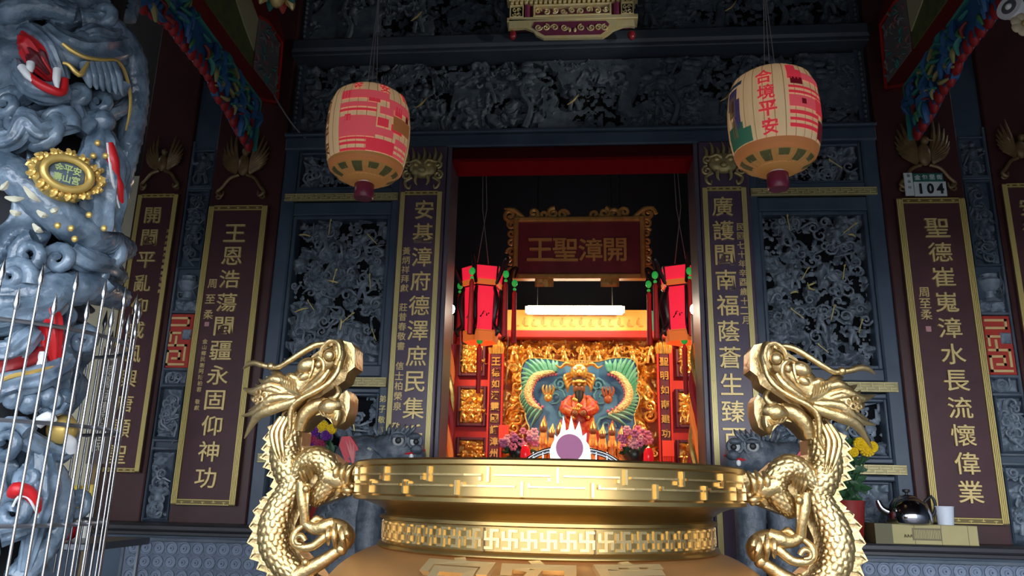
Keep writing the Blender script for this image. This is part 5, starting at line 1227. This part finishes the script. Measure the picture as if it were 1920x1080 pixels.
def tubeC(pts, rad, n=10, sub=4, ysc=1.0):     # pts: photo x, y, distance from the pillar axis
    pts = [(x, y, R+(.06 if y < 470 else .015)) for x, y, R in pts] if not (hasattr(rad, '__len__') and max(rad) > .03) else pts
    big = hasattr(rad, '__len__') and max(rad) > .024
    mb = MB().tube([C_(x, y, R) for x, y, R in pts], rad, n=40 if big else n, sub=10 if big else sub)
    if big:                                    # chiselled grooves along the form
        n_ = 40; V = np.array(mb.v).reshape(-1, n_, 3); c = V.mean(1, keepdims=True)
        k = np.arange(n_)*2*PI/n_; i = np.arange(len(V))
        g = 1+.09*np.cos(9*k)[None, :]+.05*np.cos(4*k[None, :]+i[:, None]*.45)
        mb.v = [tuple(p) for p in (c+(V-c)*g[..., None]).reshape(-1, 3)]
    return mb
# coils of the dragon body
def coil(pts, rad, name='dragon_coil'):
    rad = [v*.8 for v in rad]
    return part(name, scaled_tube([C_(x, y, R) for x, y, R in pts], rad, cell=.05, hgt=.008, n=40, ysc=1.0, sub=12), PST, pil)
coil([(150, 40, .3), (190, 45, .32), (225, 75, .34), (247, 120, .35), (252, 190, .36), (245, 250, .36), (232, 310, .35), (226, 370, .33)], [.05, .06, .065, .065, .06, .055, .05, .035])
coil([(-40, 60, .3), (20, 25, .32), (80, 12, .32), (140, 30, .3)], [.05, .055, .055, .05])
coil([(-30, 300, .33), (30, 330, .345), (90, 385, .36), (150, 430, .36), (200, 455, .35), (235, 468, .33)], [.07, .075, .08, .08, .07, .05])
coil([(-30, 560, .32), (40, 555, .34), (110, 545, .35), (170, 540, .34), (225, 560, .33)], [.06, .07, .075, .07, .05])
coil([(40, 860, .31), (85, 880, .33), (110, 930, .34), (105, 990, .34), (70, 1040, .33), (30, 1090, .32)], [.05, .055, .055, .05, .05, .05])
# upper dragon head, gaping to the left
h1 = part('dragon_head', tubeC([(215, 90, .33), (170, 100, .37), (135, 95, .4), (110, 80, .42), (85, 55, .42)], [.075, .085, .07, .05, .03], n=14), PST, pil)
part('snout', tubeC([(120, 150, .42), (108, 120, .44), (90, 85, .44), (60, 62, .42), (38, 62, .4)], [.02, .03, .035, .035, .02], n=12), PST, h1)
part('mouth_lining', tubeC([(105, 150, .4), (85, 120, .41), (60, 85, .41), (42, 80, .4)], [.02, .05, .05, .03], n=12), PRED, h1, 'red mouth lining')
part('palate', tubeC([(95, 140, .43), (75, 112, .435), (55, 92, .43)], [.012, .04, .02], n=10), mat('palate_dark', (.12, .01, .015), .5), h1)
part('lower_jaw', tubeC([(120, 170, .4), (95, 175, .42), (65, 170, .42), (40, 145, .41), (30, 115, .4)], [.04, .04, .035, .03, .018], n=12), PST, h1)
part('red_lip', tubeC([(122, 148, .435), (118, 172, .44), (100, 170, .45), (75, 158, .45), (55, 142, .44), (40, 128, .43)], [.012, .014, .016, .016, .014, .006], n=8), PRED, h1)
for a, b, c in (((108, 130, .45), (106, 150, .455), (108, 170, .45)), ((40, 125, .44), (52, 142, .45), (68, 158, .45)), ((58, 118, .44), (57, 128, .445), (60, 136, .44))):
    part('fang', tubeC([a, b, c], [.014, .013, .003], n=8), WHITE, h1)
part('gilt_whisker', tubeC([(118, 82, .44), (135, 95, .445), (160, 107, .44), (190, 112, .43), (215, 113, .415), (232, 130, .4), (243, 170, .385), (244, 205, .385), (236, 245, .385)], [.007, .009, .008, .007, .007, .007, .007, .006, .003], n=7), PGD, h1, 'gilded whisker')
part('gilt_lip', tubeC([(118, 118, .435), (130, 122, .44), (148, 140, .445), (158, 130, .44), (166, 116, .435)], [.006, .007, .01, .008, .004], n=7), PGD, h1)
part('eye', MB().ball(C_(178, 98, .44), .022), WHITE, h1)
part('brow', tubeC([(150, 70, .42), (175, 62, .43), (205, 68, .41), (228, 55, .38)], [.02, .035, .03, .01], n=9), PST, h1)
for k in range(6):
    part('mane_lock', tubeC([(160+10*k, 120, .4), (165+11*k, 145, .41), (170+12*k, 165+3*k, .4)], [.022, .02, .004], n=8), PST, h1)
part('red_tip', MB().ball(C_(229, 82, .37), .03, .03, .035), PRED, h1)
# lower dragon head behind the bars
h2 = part('dragon_head', tubeC([(-40, 600, .34), (20, 590, .37), (70, 585, .38), (110, 560, .36)], [.07, .07, .06, .04], n=14), PST, pil)
part('mouth_lining', tubeC([(-20, 690, .36), (20, 680, .38), (60, 668, .38), (88, 645, .37)], [.05, .05, .04, .03], n=12), mat('throat_red', (.25, .008, .012), .5), h2, 'dark red open mouth')
part('red_cheek', tubeC([(82, 570, .39), (92, 600, .41), (96, 640, .41), (100, 680, .4)], [.025, .04, .035, .02], n=12), PRED, h2)
part('fang', tubeC([(80, 660, .41), (78, 690, .415), (82, 708, .41)], [.012, .017, .004], n=9), WHITE, h2); part('fang', tubeC([(110, 648, .41), (104, 655, .42)], [.014, .004], n=8), WHITE, h2)
part('snout', tubeC([(-30, 655, .4), (15, 660, .42), (45, 640, .42), (65, 620, .41)], [.03, .04, .04, .03], n=12), PST, h2)
part('lower_jaw', tubeC([(-30, 735, .38), (25, 718, .4), (70, 708, .41), (108, 690, .4), (125, 672, .38)], [.05, .045, .045, .04, .03], n=12), PST, h2)
part('gilt_lip', tubeC([(-20, 725, .43), (20, 706, .44), (60, 698, .445), (100, 688, .435)], [.006, .008, .008, .005], n=7), PGD, h2)
for x, y in ((25, 745), (55, 755), (90, 745), (120, 750)): part('jaw_bead', MB().ball(C_(x, y, .39), .035, .035, .04), PST, h2)
part('jaw_curl', MB().tube(spiral(C_(102, 755, .42), .045, 1.6, 0, -1), .012, n=7, sub=1), PST, h2)
# cloud scrolls and robes
rs = random.Random(12)
for k, (x, y, R_) in enumerate(((40, 235, .08), (75, 250, .07), (110, 232, .06), (60, 480, .07), (115, 490, .06), (200, 395, .05), (30, 520, .06), (205, 480, .05), (70, 625, .05), (20, 200, .06), (150, 185, .05), (210, 160, .05), (190, 200, .06), (20, 830, .07), (60, 900, .05), (150, 950, .05), (30, 960, .06), (190, 520, .05), (160, 640, .05), (200, 30, .05))):
    c = C_(x, y, .36); part('cloud_scroll', MB().tube(spiral(c, R_, 1.5, rs.uniform(0, 6), rs.choice((-1, 1)), 16, -.03), [.028*(1-.5*i/16) for i in range(17)], n=9, sub=1), PST, pil)
for pts, rad in ((((-10, 270, .36), (30, 262, .38), (50, 230, .4), (75, 250, .4), (110, 238, .39), (150, 225, .38), (140, 190, .37)), (.04, .04, .035, .04, .035, .03, .015)),
                 (((150, 250, .36), (175, 225, .38), (200, 215, .38), (225, 205, .37), (240, 185, .36)), (.05, .035, .03, .025, .015)),
                 (((70, 775, .36), (95, 760, .37), (120, 790, .38), (130, 820, .38), (110, 850, .37), (60, 830, .36), (30, 800, .35)), (.02, .02, .03, .03, .035, .035, .03)),
                 (((75, 840, .35), (78, 880, .37), (80, 920, .38), (70, 960, .38), (60, 1010, .37), (45, 1070, .36)), (.03, .045, .05, .045, .03, .02)),
                 (((0, 1000, .35), (40, 990, .37), (80, 975, .37), (110, 980, .36)), (.04, .035, .03, .02)), (((130, 470, .36), (160, 490, .38), (200, 500, .37), (225, 520, .35)), (.04, .045, .04, .03))):
    part('cloud_band', tubeC(pts, rad, n=10), PST, pil)
# warrior in robe beside the medallion
wr = part('robed_warrior', tubeC([(180, 430, .36), (185, 380, .385), (188, 320, .4), (190, 275, .39), (192, 245, .37)], [.08, .085, .08, .065, .03], n=14), PST, pil)
part('head', MB().ball(C_(193, 228, .4), .045), PST, wr)
part('arm', tubeC([(175, 285, .41), (160, 330, .44), (170, 375, .44)], [.035, .04, .025], n=9), PST, wr); part('arm', tubeC([(205, 280, .4), (222, 320, .41), (215, 360, .42)], [.035, .04, .025], n=9), PST, wr)
part('red_sash', tubeC([(206, 268, .44), (212, 300, .445), (216, 330, .44), (222, 350, .44), (228, 385, .42)], [.012, .022, .017, .02, .008], n=8), PRED, wr, 'red painted sash')
part('sash_edge', tubeC([(201, 268, .445), (206, 305, .452), (212, 345, .45), (224, 390, .43)], [.004, .005, .005, .003], n=6), WHITE, wr)
for x, y in ((183, 268), (175, 292), (198, 292), (190, 320), (193, 345), (108, 423), (133, 428), (167, 403), (195, 428), (140, 448)):
    part('gilt_rosette', MB().ball(C_(x, y, .5), .012, .009, .012, 8, 5), PGD, pil)
for x0, y0, x1, y1 in ((10, 370, 45, 372), (45, 350, 75, 378), (70, 395, 90, 405), (62, 420, 80, 435), (20, 395, 40, 400), (95, 395, 108, 390), (0, 355, 15, 340)):
    part('pale_blade', tubeC([(x0, y0, .44), ((x0+x1)/2, (y0+y1)/2+3, .455), (x1, y1, .44)], [.004, .012, .003], n=6), mat('pale_gilt_paint', (.75, .72, .55), .4), pil)
# gold ball, red scarf further down
part('gilt_ball', MB().ball(C_(117, 805, .4), .05), PGD, pil, 'gilded ball in the claw')
part('claw', tubeC([(70, 795, .4), (90, 782, .43), (105, 790, .45)], [.02, .02, .006], n=8), WHITE, pil); part('claw', tubeC([(135, 845, .41), (132, 828, .43), (124, 815, .45)], [.02, .02, .005], n=8), WHITE, pil)
part('red_scarf', tubeC([(22, 930, .39), (30, 918, .41), (50, 922, .42), (66, 940, .42), (72, 968, .4)], [.015, .024, .022, .02, .008], n=8), PRED, pil); part('scarf_edge', tubeC([(24, 950, .41), (34, 932, .425), (50, 932, .435), (62, 948, .435), (74, 975, .41)], .004, n=6), WHITE, pil)
# gilt medallion
mc = C_(124, 329, .5); nd = mc-np.array([PX, PY, mc[2]]); nd /= np.linalg.norm(nd); sd_ = np.array([-nd[1], nd[0], 0]); sd_ = -sd_ if sd_[0] < 0 else sd_
def M3(u, v, o=0.0): return mc+sd_*u+np.array([0, 0, 1.0])*v+nd*o
md = part('gilt_medallion', MB().tube([M3(.073*math.cos(a), .055*math.sin(a), .02) for a in np.linspace(0, 2*PI, 29)[:-1]], .014, n=8, sub=1, closed=True), PGD, pil, 'oval gilt medallion with green lettering')
part('medallion_back', MB().tube([M3(0, 0, -.06), M3(0, 0, .008)], [.09, .075], n=24), PGD, md)
part('medallion_glass', MB().tube([M3(0, 0, .008), M3(0, 0, .013)], [.058, .052], n=24), mat('medallion_glass', (.12, .16, .2), .15), md)
mb = MB()
for k in range(26):
    a = 2*PI*k/26; R_ = 1.0+.12*math.cos(2*a)
    c = M3(.097*R_*math.cos(a), .075*math.sin(a), .008); mb.tube(spiral(c, .016, 1.2, a, (-1)**k), .006, n=5, sub=1); mb.ball(c, .009)
part('medallion_scrolls', mb, PGD, md)
gl = mat('medallion_letter', (.5, .62, .25), .5)
for i, ch in enumerate('金平安壽山宮'):
    u, v = (-.028+.028*(i % 3), .018-.034*(i//3)); me = glyph(ch, .02, .02); mb = MB()
    mb.add([M3(u+q.co.x*.027, v+q.co.z*.03, .016-q.co.y*.01) for q in me.vertices], [tuple(p.vertices) for p in me.polygons]); part('medallion_character', mb, gl, md, smooth=False)

# steel cage
cage = thing('steel_cage', 'stainless steel cage of spear-tipped rods around the dragon pillar', 'cage', (PX, PY, 0))
CR = .415
def spear(z1):
    mb = MB(); mb.tube([(0, 0, 0), (0, 0, z1)], .0048, n=8); mb.lathe([(.0048, z1-.005), (.0105, z1+.014), (.009, z1+.03), (.0005, z1+.075)], n=8); return mb
hi, lo = None, None; NR = 48
ztop = atcyl(110, 540, PX, PY, CR)[2]
for k in range(NR):
    a = 2*PI*k/NR+.03; tall = k % 2 == 0
    src = hi if tall else lo
    if src is None:
        src = part('spear_rod', spear(ztop+(0 if tall else -.09)), STEEL, cage)
        if tall: hi = src
        else: lo = src
        src.location = (PX+CR*math.cos(a), PY+CR*math.sin(a), 0)
    else: copyp(src, cage, (PX+CR*math.cos(a), PY+CR*math.sin(a), 0))
for y in (612, 795, 985, 1200):
    z = atcyl(110, y, PX, PY, CR)[2]; part('ring', MB().tube([(PX+(CR-.008)*math.cos(a), PY+(CR-.008)*math.sin(a), z) for a in np.linspace(0, 2*PI, 61)[:-1]], .0075, n=6, sub=1, closed=True), DSTEEL, cage)

# inscribed board and offering candles beyond the cage
l, r, b, a = rect(176, 650, 214, 870, -.9)
t = thing('inscribed_board', 'narrow brown board with pale characters seen through the cage bars', 'board', ((l+r)/2, -.9, b))
part('board', MB().box(l, r, -.89, -.86, b, a), mat('brown_board', (.1, .075, .06), .5), t, smooth=False)
for i, ch in enumerate('神威顯赫護國佑民'): char(ch, (l+r)/2, -.895, a-.07-(a-b-.1)*i/8, .075, mat('pale_letter', (.5, .47, .38), .5), t)
part('post', MB().box((l+r)/2-.03, (l+r)/2+.03, -.88, -.86, FZ, b), BRONZE, t, smooth=False)
nmz = ('front', 'middle', 'rear')
for i, x in enumerate((148, 162, 174)):
    p0, p1 = at(x, 905, -1.6+.12*i), at(x-8, 1010, -1.6+.12*i)
    t = thing('offering_candle', 'tall white and yellow offering candle beside the cage, %s of three' % nmz[i], 'candle', (p0[0], -1.6+.12*i, p1[2]), 'offering candles')
    part('wax', MB().lathe([(0, 0), (.018, 0), (.018, p0[2]-p1[2]-.14), (0, p0[2]-p1[2]-.14)], (p0[0], -1.6+.12*i, p1[2]), n=12), mat('wax_white', (.8, .78, .7), .4), t)
    part('yellow_top', MB().lathe([(.018, 0), (.018, .12), (.01, .13), (0, .13)], (p0[0], -1.6+.12*i, p0[2]-.14), n=12), mat('wax_yellow', (.85, .62, .1), .4), t)
t = thing('candle_stand', 'dark steel stand under the offering candles', 'stand', (at(155, 1010, -1.5)[0], -1.5, FZ)); px_ = at(155, 1010, -1.5)
part('shelf', MB().box(px_[0]-.2, px_[0]+.2, -1.75, -1.2, px_[2]-.04, px_[2]-.005, .005), DSTEEL, t, smooth=False)
for dx in (-.17, .17):
    for yy in (-1.7, -1.25): part('leg', MB().tube([(px_[0]+dx, yy, FZ), (px_[0]+dx, yy, px_[2]-.03)], .012, n=6), DSTEEL, t)
p = at(131, 985, -1.65); t = thing('red_votive_lamp', 'small round red votive lamp behind the cage', 'lamp', (p[0], -1.65, px_[2]))
part('globe', MB().ball((p[0], -1.65, px_[2]+.045), .045), mat('globe_red', (.5, .01, .015), .2), t); part('cap', MB().lathe([(.02, 0), (.022, .02), (.0, .03)], (p[0], -1.65, px_[2]+.085), n=10), PGD, t)

# ================================================================== STONE LIONS BEHIND THE BURNER
EYEW = mat('eye_white', (.55, .56, .56), .4)
LST = mat('lion_stone', (.055, .07, .09), .4, col2=(.13, .155, .185), nscale=20, bump=.5, bscale=70)
def lion(sgn, sd):
    # left lion seen at photo (750, 840); right one is its mirror image
    YL = -.75; c = np.array(at(752, 838, YL)); c[0] = -abs(c[0]-.02)
    def put(name, mb, m_, par, lab=None):
        if sgn > 0: mb = mb.mirror(0.02)
        return part(name, mb, m_, par, lab)
    base = (c[0] if sgn < 0 else .04-c[0], YL, FZ)
    t = thing('stone_lion', 'dark stone guardian lion with round white eyes behind the burner, %s side' % sd, 'lion statue', base, 'guardian lions')
    b = MB(); b.tube([c+[-.3, .1, -.9], c+[-.28, .08, -.55], c+[-.15, .05, -.25], c+[-.02, 0, -.06]], [.3, .27, .22, .16], n=16)
    put('body', b, LST, t)
    put('mane', MB().ball(c+[-.2, .0, -.08], .2, .15, .15, 16, 10), LST, t)
    put('head', MB().ball(c+[0, 0, -.02], .17, .15, .13, 18, 12).ball(c+[.1, -.05, -.05], .09, .09, .07), LST, t)
    e = put('eye', MB().ball(c+[.03, -.13, .03], .036, .03, .034), EYEW, t, 'round white eye'); put('pupil', MB().ball(c+[.036, -.156, .03], .02, .01, .02), BLACK, e)
    e = put('eye', MB().ball(c+[.13, -.11, .025], .035, .03, .035), EYEW, t); put('pupil', MB().ball(c+[.14, -.135, .025], .018, .012, .018), BLACK, e)
    for dx, rr in ((.03, .05), (.13, .04)): put('eye_ring', MB().tube([c+[dx+rr*math.cos(q), -.125, .03+rr*.95*math.sin(q)] for q in np.linspace(0, 2*PI, 17)[:-1]], .013, n=6, sub=1, closed=True), LST, t)
    for dx in (.03, .13): put('eyelid', MB().ball(c+[dx, -.128, .056], .048 if dx < .1 else .04, .034, .02), LST, t)
    put('nose', MB().ball(c+[.15, -.14, -.02], .04, .04, .03), LST, t)
    bw = MB()
    for k in range(9): bw.tube([c+[-.1+.022*k, -.12, .06+.012*math.sin(k*.4)], c+[-.12+.03*k, -.13, .1], c+[-.13+.032*k, -.09, .13]], [.01, .012, .003], n=6)
    put('brow_fringe', bw, LST, t)
    put('mouth', MB().tube([c+[.06, -.12, -.05], c+[.13, -.14, -.04], c+[.19, -.1, -.02]], [.006, .009, .006], n=7), PRED, t, 'red lips'); put('tooth', MB().ball(c+[.12, -.15, -.065], .014, .012, .018), WHITE, t)
    rs = random.Random(3)
    for k in range(60):
        a = rs.uniform(0, PI); q = c+[-.22+.2*math.cos(a)*rs.uniform(.3, 1), -.16+rs.uniform(0, .06), -.12-.4*rs.random()]
        put('mane_curl', MB().tube(spiral(q, rs.uniform(.035, .06), 1.4, a, rs.choice((-1, 1))), .014, n=6, sub=1), LST, t)
    for dx in (-.02, .16):
        put('foreleg', MB().tube([c+[dx-.1, -.1, -.3], c+[dx-.08, -.16, -.6], c+[dx-.06, -.2, -.95], c+[dx-.06, -.26, -1.0]], [.09, .08, .07, .08], n=12), LST, t)
    ear = c+[-.26, -.12, -.03]; em = MB()
    pts = [at(650, 868, YL-.12), at(637, 835, YL-.12), at(643, 819, YL-.12), at(658, 818, YL-.12), at(672, 838, YL-.12), at(680, 866, YL-.12)]
    em.prism([(p[0], p[2]) for p in pts], YL-.14, YL-.1); put('red_ear', em, mat('ear_rose', (.62, .06, .08), .45), t, 'rose-red flared ear')
    eg = MB()
    for x, y in ((648, 826), (655, 824), (663, 832)): eg.tube([at(662, 868, YL-.14), at((x+664)/2, (y+866)/2, YL-.15), at(x, y, YL-.14)], [.008, .012, .003], n=6)
    put('ear_ridge', eg, mat('ear_pink', (.75, .22, .22), .45), t)
    put('ear_scroll', MB().tube(spiral(at(688, 852, YL-.12), .035, 1.5, 1.5, -1), .012, n=6, sub=1), mat('scroll_pale', (.4, .42, .3), .5), t)
    put('pedestal', MB().box(c[0]-.35, c[0]+.25, YL-.3, YL+.3, FZ, c[2]-.98, .02), STONE, t)
lion(-1, 'left'); lion(1, 'right')

# ================================================================== SMALL THINGS ON THE RIGHT LEDGE, POTTED FLOWERS
LZ = 1.24
(lx, _, _), (rx, _, _) = at(1640, 992, -.33), at(1832, 995, -.33)
t = thing('gold_carton', 'long flat gold carton on the right plinth ledge', 'box', ((lx+rx)/2, -.28, LZ))
zt3 = at(1740, 984, -.33)[2]
part('carton', MB().box(lx, rx, -.34, -.16, LZ, zt3, .004), mat('carton_gold', (.45, .38, .16), .5, col2=(.52, .44, .2), nscale=4), t, smooth=False)
part('dark_end', MB().box(lx-.004, lx+.1, -.344, -.158, LZ, zt3+.002), mat('carton_dark', (.13, .115, .05), .5), t, smooth=False)
xm = lx+(rx-lx)*.5
part('printed_label', MB().box(xm-.085, xm+.085, -.3445, -.34, LZ+.025, zt3-.02), mat('label_brown', (.2, .16, .08), .5), t, smooth=False)
lp = MB()
for i in range(16): lp.box(xm-.075+.0098*i, xm-.07+.0098*i, -.3465, -.3445, LZ+.035, zt3-.03)
part('label_print', lp, MATS['carton_gold'], t, smooth=False)
lp = MB()
for i in range(7): lp.tube([(lx+.17+.018*i, -.342, LZ+.04), (lx+.175+.018*i, -.342, LZ+.058), (lx+.182+.018*i, -.342, LZ+.042)], .003, n=4)
part('script_print', lp, MATS['label_brown'], t)
for i in range(3): part('flap_seam', MB().box(lx+(rx-lx)*(.38+.26*i), lx+(rx-lx)*(.38+.26*i)+.003, -.3415, -.34, LZ, zt3), MATS['label_brown'], t, smooth=False)
kc = at(1703, 960, -.25); s_ = .005*5.25/1440*288/288
t = thing('steel_kettle', 'shiny stainless steel kettle standing on the gold carton', 'kettle', (kc[0], -.25, zt3))
part('body', MB().lathe([(0, 0), (.125, 0), (.135, .01), (.132, .06), (.115, .115), (.085, .15), (.06, .16), (0, .16)], (kc[0], -.25, zt3), n=36), mat('kettle_steel', (.5, .5, .56), .1, 1.0), t)
part('lid', MB().lathe([(.062, .158), (.05, .17), (.02, .178), (0, .178)], (kc[0], -.25, zt3), n=24), MATS['kettle_steel'], t)
part('knob', MB().lathe([(.008, .175), (.008, .19), (.022, .195), (.022, .21), (0, .214)], (kc[0], -.25, zt3), n=14), BLACK, t)
part('spout', MB().tube([(kc[0]-.1, -.25, zt3+.06), (kc[0]-.16, -.25, zt3+.09), (kc[0]-.18, -.25, zt3+.14)], [.03, .022, .014], n=10), MATS['kettle_steel'], t)
part('handle', MB().tube([(kc[0]+.1, -.25, zt3+.13), (kc[0]+.15, -.25, zt3+.17), (kc[0]+.17, -.25, zt3+.1), (kc[0]+.125, -.25, zt3+.03)], .01, n=8), BLACK, t)
cc = at(1772, 970, -.25)
t = thing('paper_cup', 'plain white paper cup beside the kettle', 'cup', (cc[0], -.25, zt3))
part('cup_wall', MB().lathe([(0, .004), (.045, .004), (.045, 0), (.056, .11), (.053, .11), (.043, .01)], (cc[0], -.25, zt3), n=24), mat('cup_white', (.78, .84, .95), .5), t)
part('cup_rim', MB().tube([(cc[0]+.056*math.cos(a), -.25+.056*math.sin(a), zt3+.11) for a in np.linspace(0, 2*PI, 25)[:-1]], .003, n=5, sub=1, closed=True), MATS['cup_white'], t)
YEL = mat('chrysanthemum_yellow', (.9, .62, .02), .5)
def flowerpot(x, sd, Yf, heads, cols, lab):
    p = at(x, 970, Yf); zt4 = at(x, 938, Yf)[2]; rs = random.Random(int(x))
    t = thing('potted_flowers', lab, 'potted plant', (p[0], Yf, LZ), 'potted flowers by the openwork panels')
    part('pot', MB().lathe([(0, 0), (.075, 0), (.1, zt4-LZ-.02), (.105, zt4-LZ), (.09, zt4-LZ), (.085, zt4-LZ-.03), (0, zt4-LZ-.03)], (p[0], Yf, LZ), n=24), mat('pot_red', (.3, .025, .02), .45), t)
    lf = MB()
    for k in range(150):
        u = rs.random(); leafb(lf, (p[0]+rs.uniform(-.09, .09), Yf+rs.uniform(-.06, .06), zt4+u*.36), (rs.uniform(-1, 1), rs.uniform(-1, .3), rs.uniform(-.6, .8)), rs.uniform(.05, .11), .022)
    part('leaves', lf, LEAF, t)
    sm = MB()
    for hx, hy, r_ in heads:
        q = at(hx, hy, Yf-.08); sm.tube([(p[0], Yf, zt4-.03), ((p[0]+q[0])/2, Yf-.03, (zt4+q[2])/2), q], .005, n=5)
    part('stems', sm, LEAF, t)
    for i, (hx, hy, r_) in enumerate(heads):
        q = at(hx, hy, Yf-.09); mb = MB()
        for ring, nn in ((1.0, 14), (.7, 11), (.4, 7)):
            for k in range(nn):
                a = 2*PI*k/nn+ring; mb.tube([q+np.array([0, -.02*(1-ring), 0]), q+np.array([r_*ring*math.cos(a), -.012-.02*(1-ring), r_*ring*math.sin(a)])], [.004, .009], n=5)
        part('flower_head', mb, cols[i % len(cols)], t)
flowerpot(1592, 'right', -.2, ((1612, 832, .04), (1625, 842, .05), (1635, 838, .035), (1600, 848, .03)), (YEL,), 'red pot of yellow chrysanthemums behind the right dragon handle')
flowerpot(602, 'left', -.2, ((590, 808, .045), (585, 825, .04), (605, 800, .045), (612, 815, .04), (600, 835, .04), (622, 805, .035), (583, 838, .04)), (mat('petal_purple', (.16, .03, .28), .5), mat('petal_magenta', (.4, .04, .12), .5), YEL), 'pot of purple and yellow flowers behind the left dragon handle')
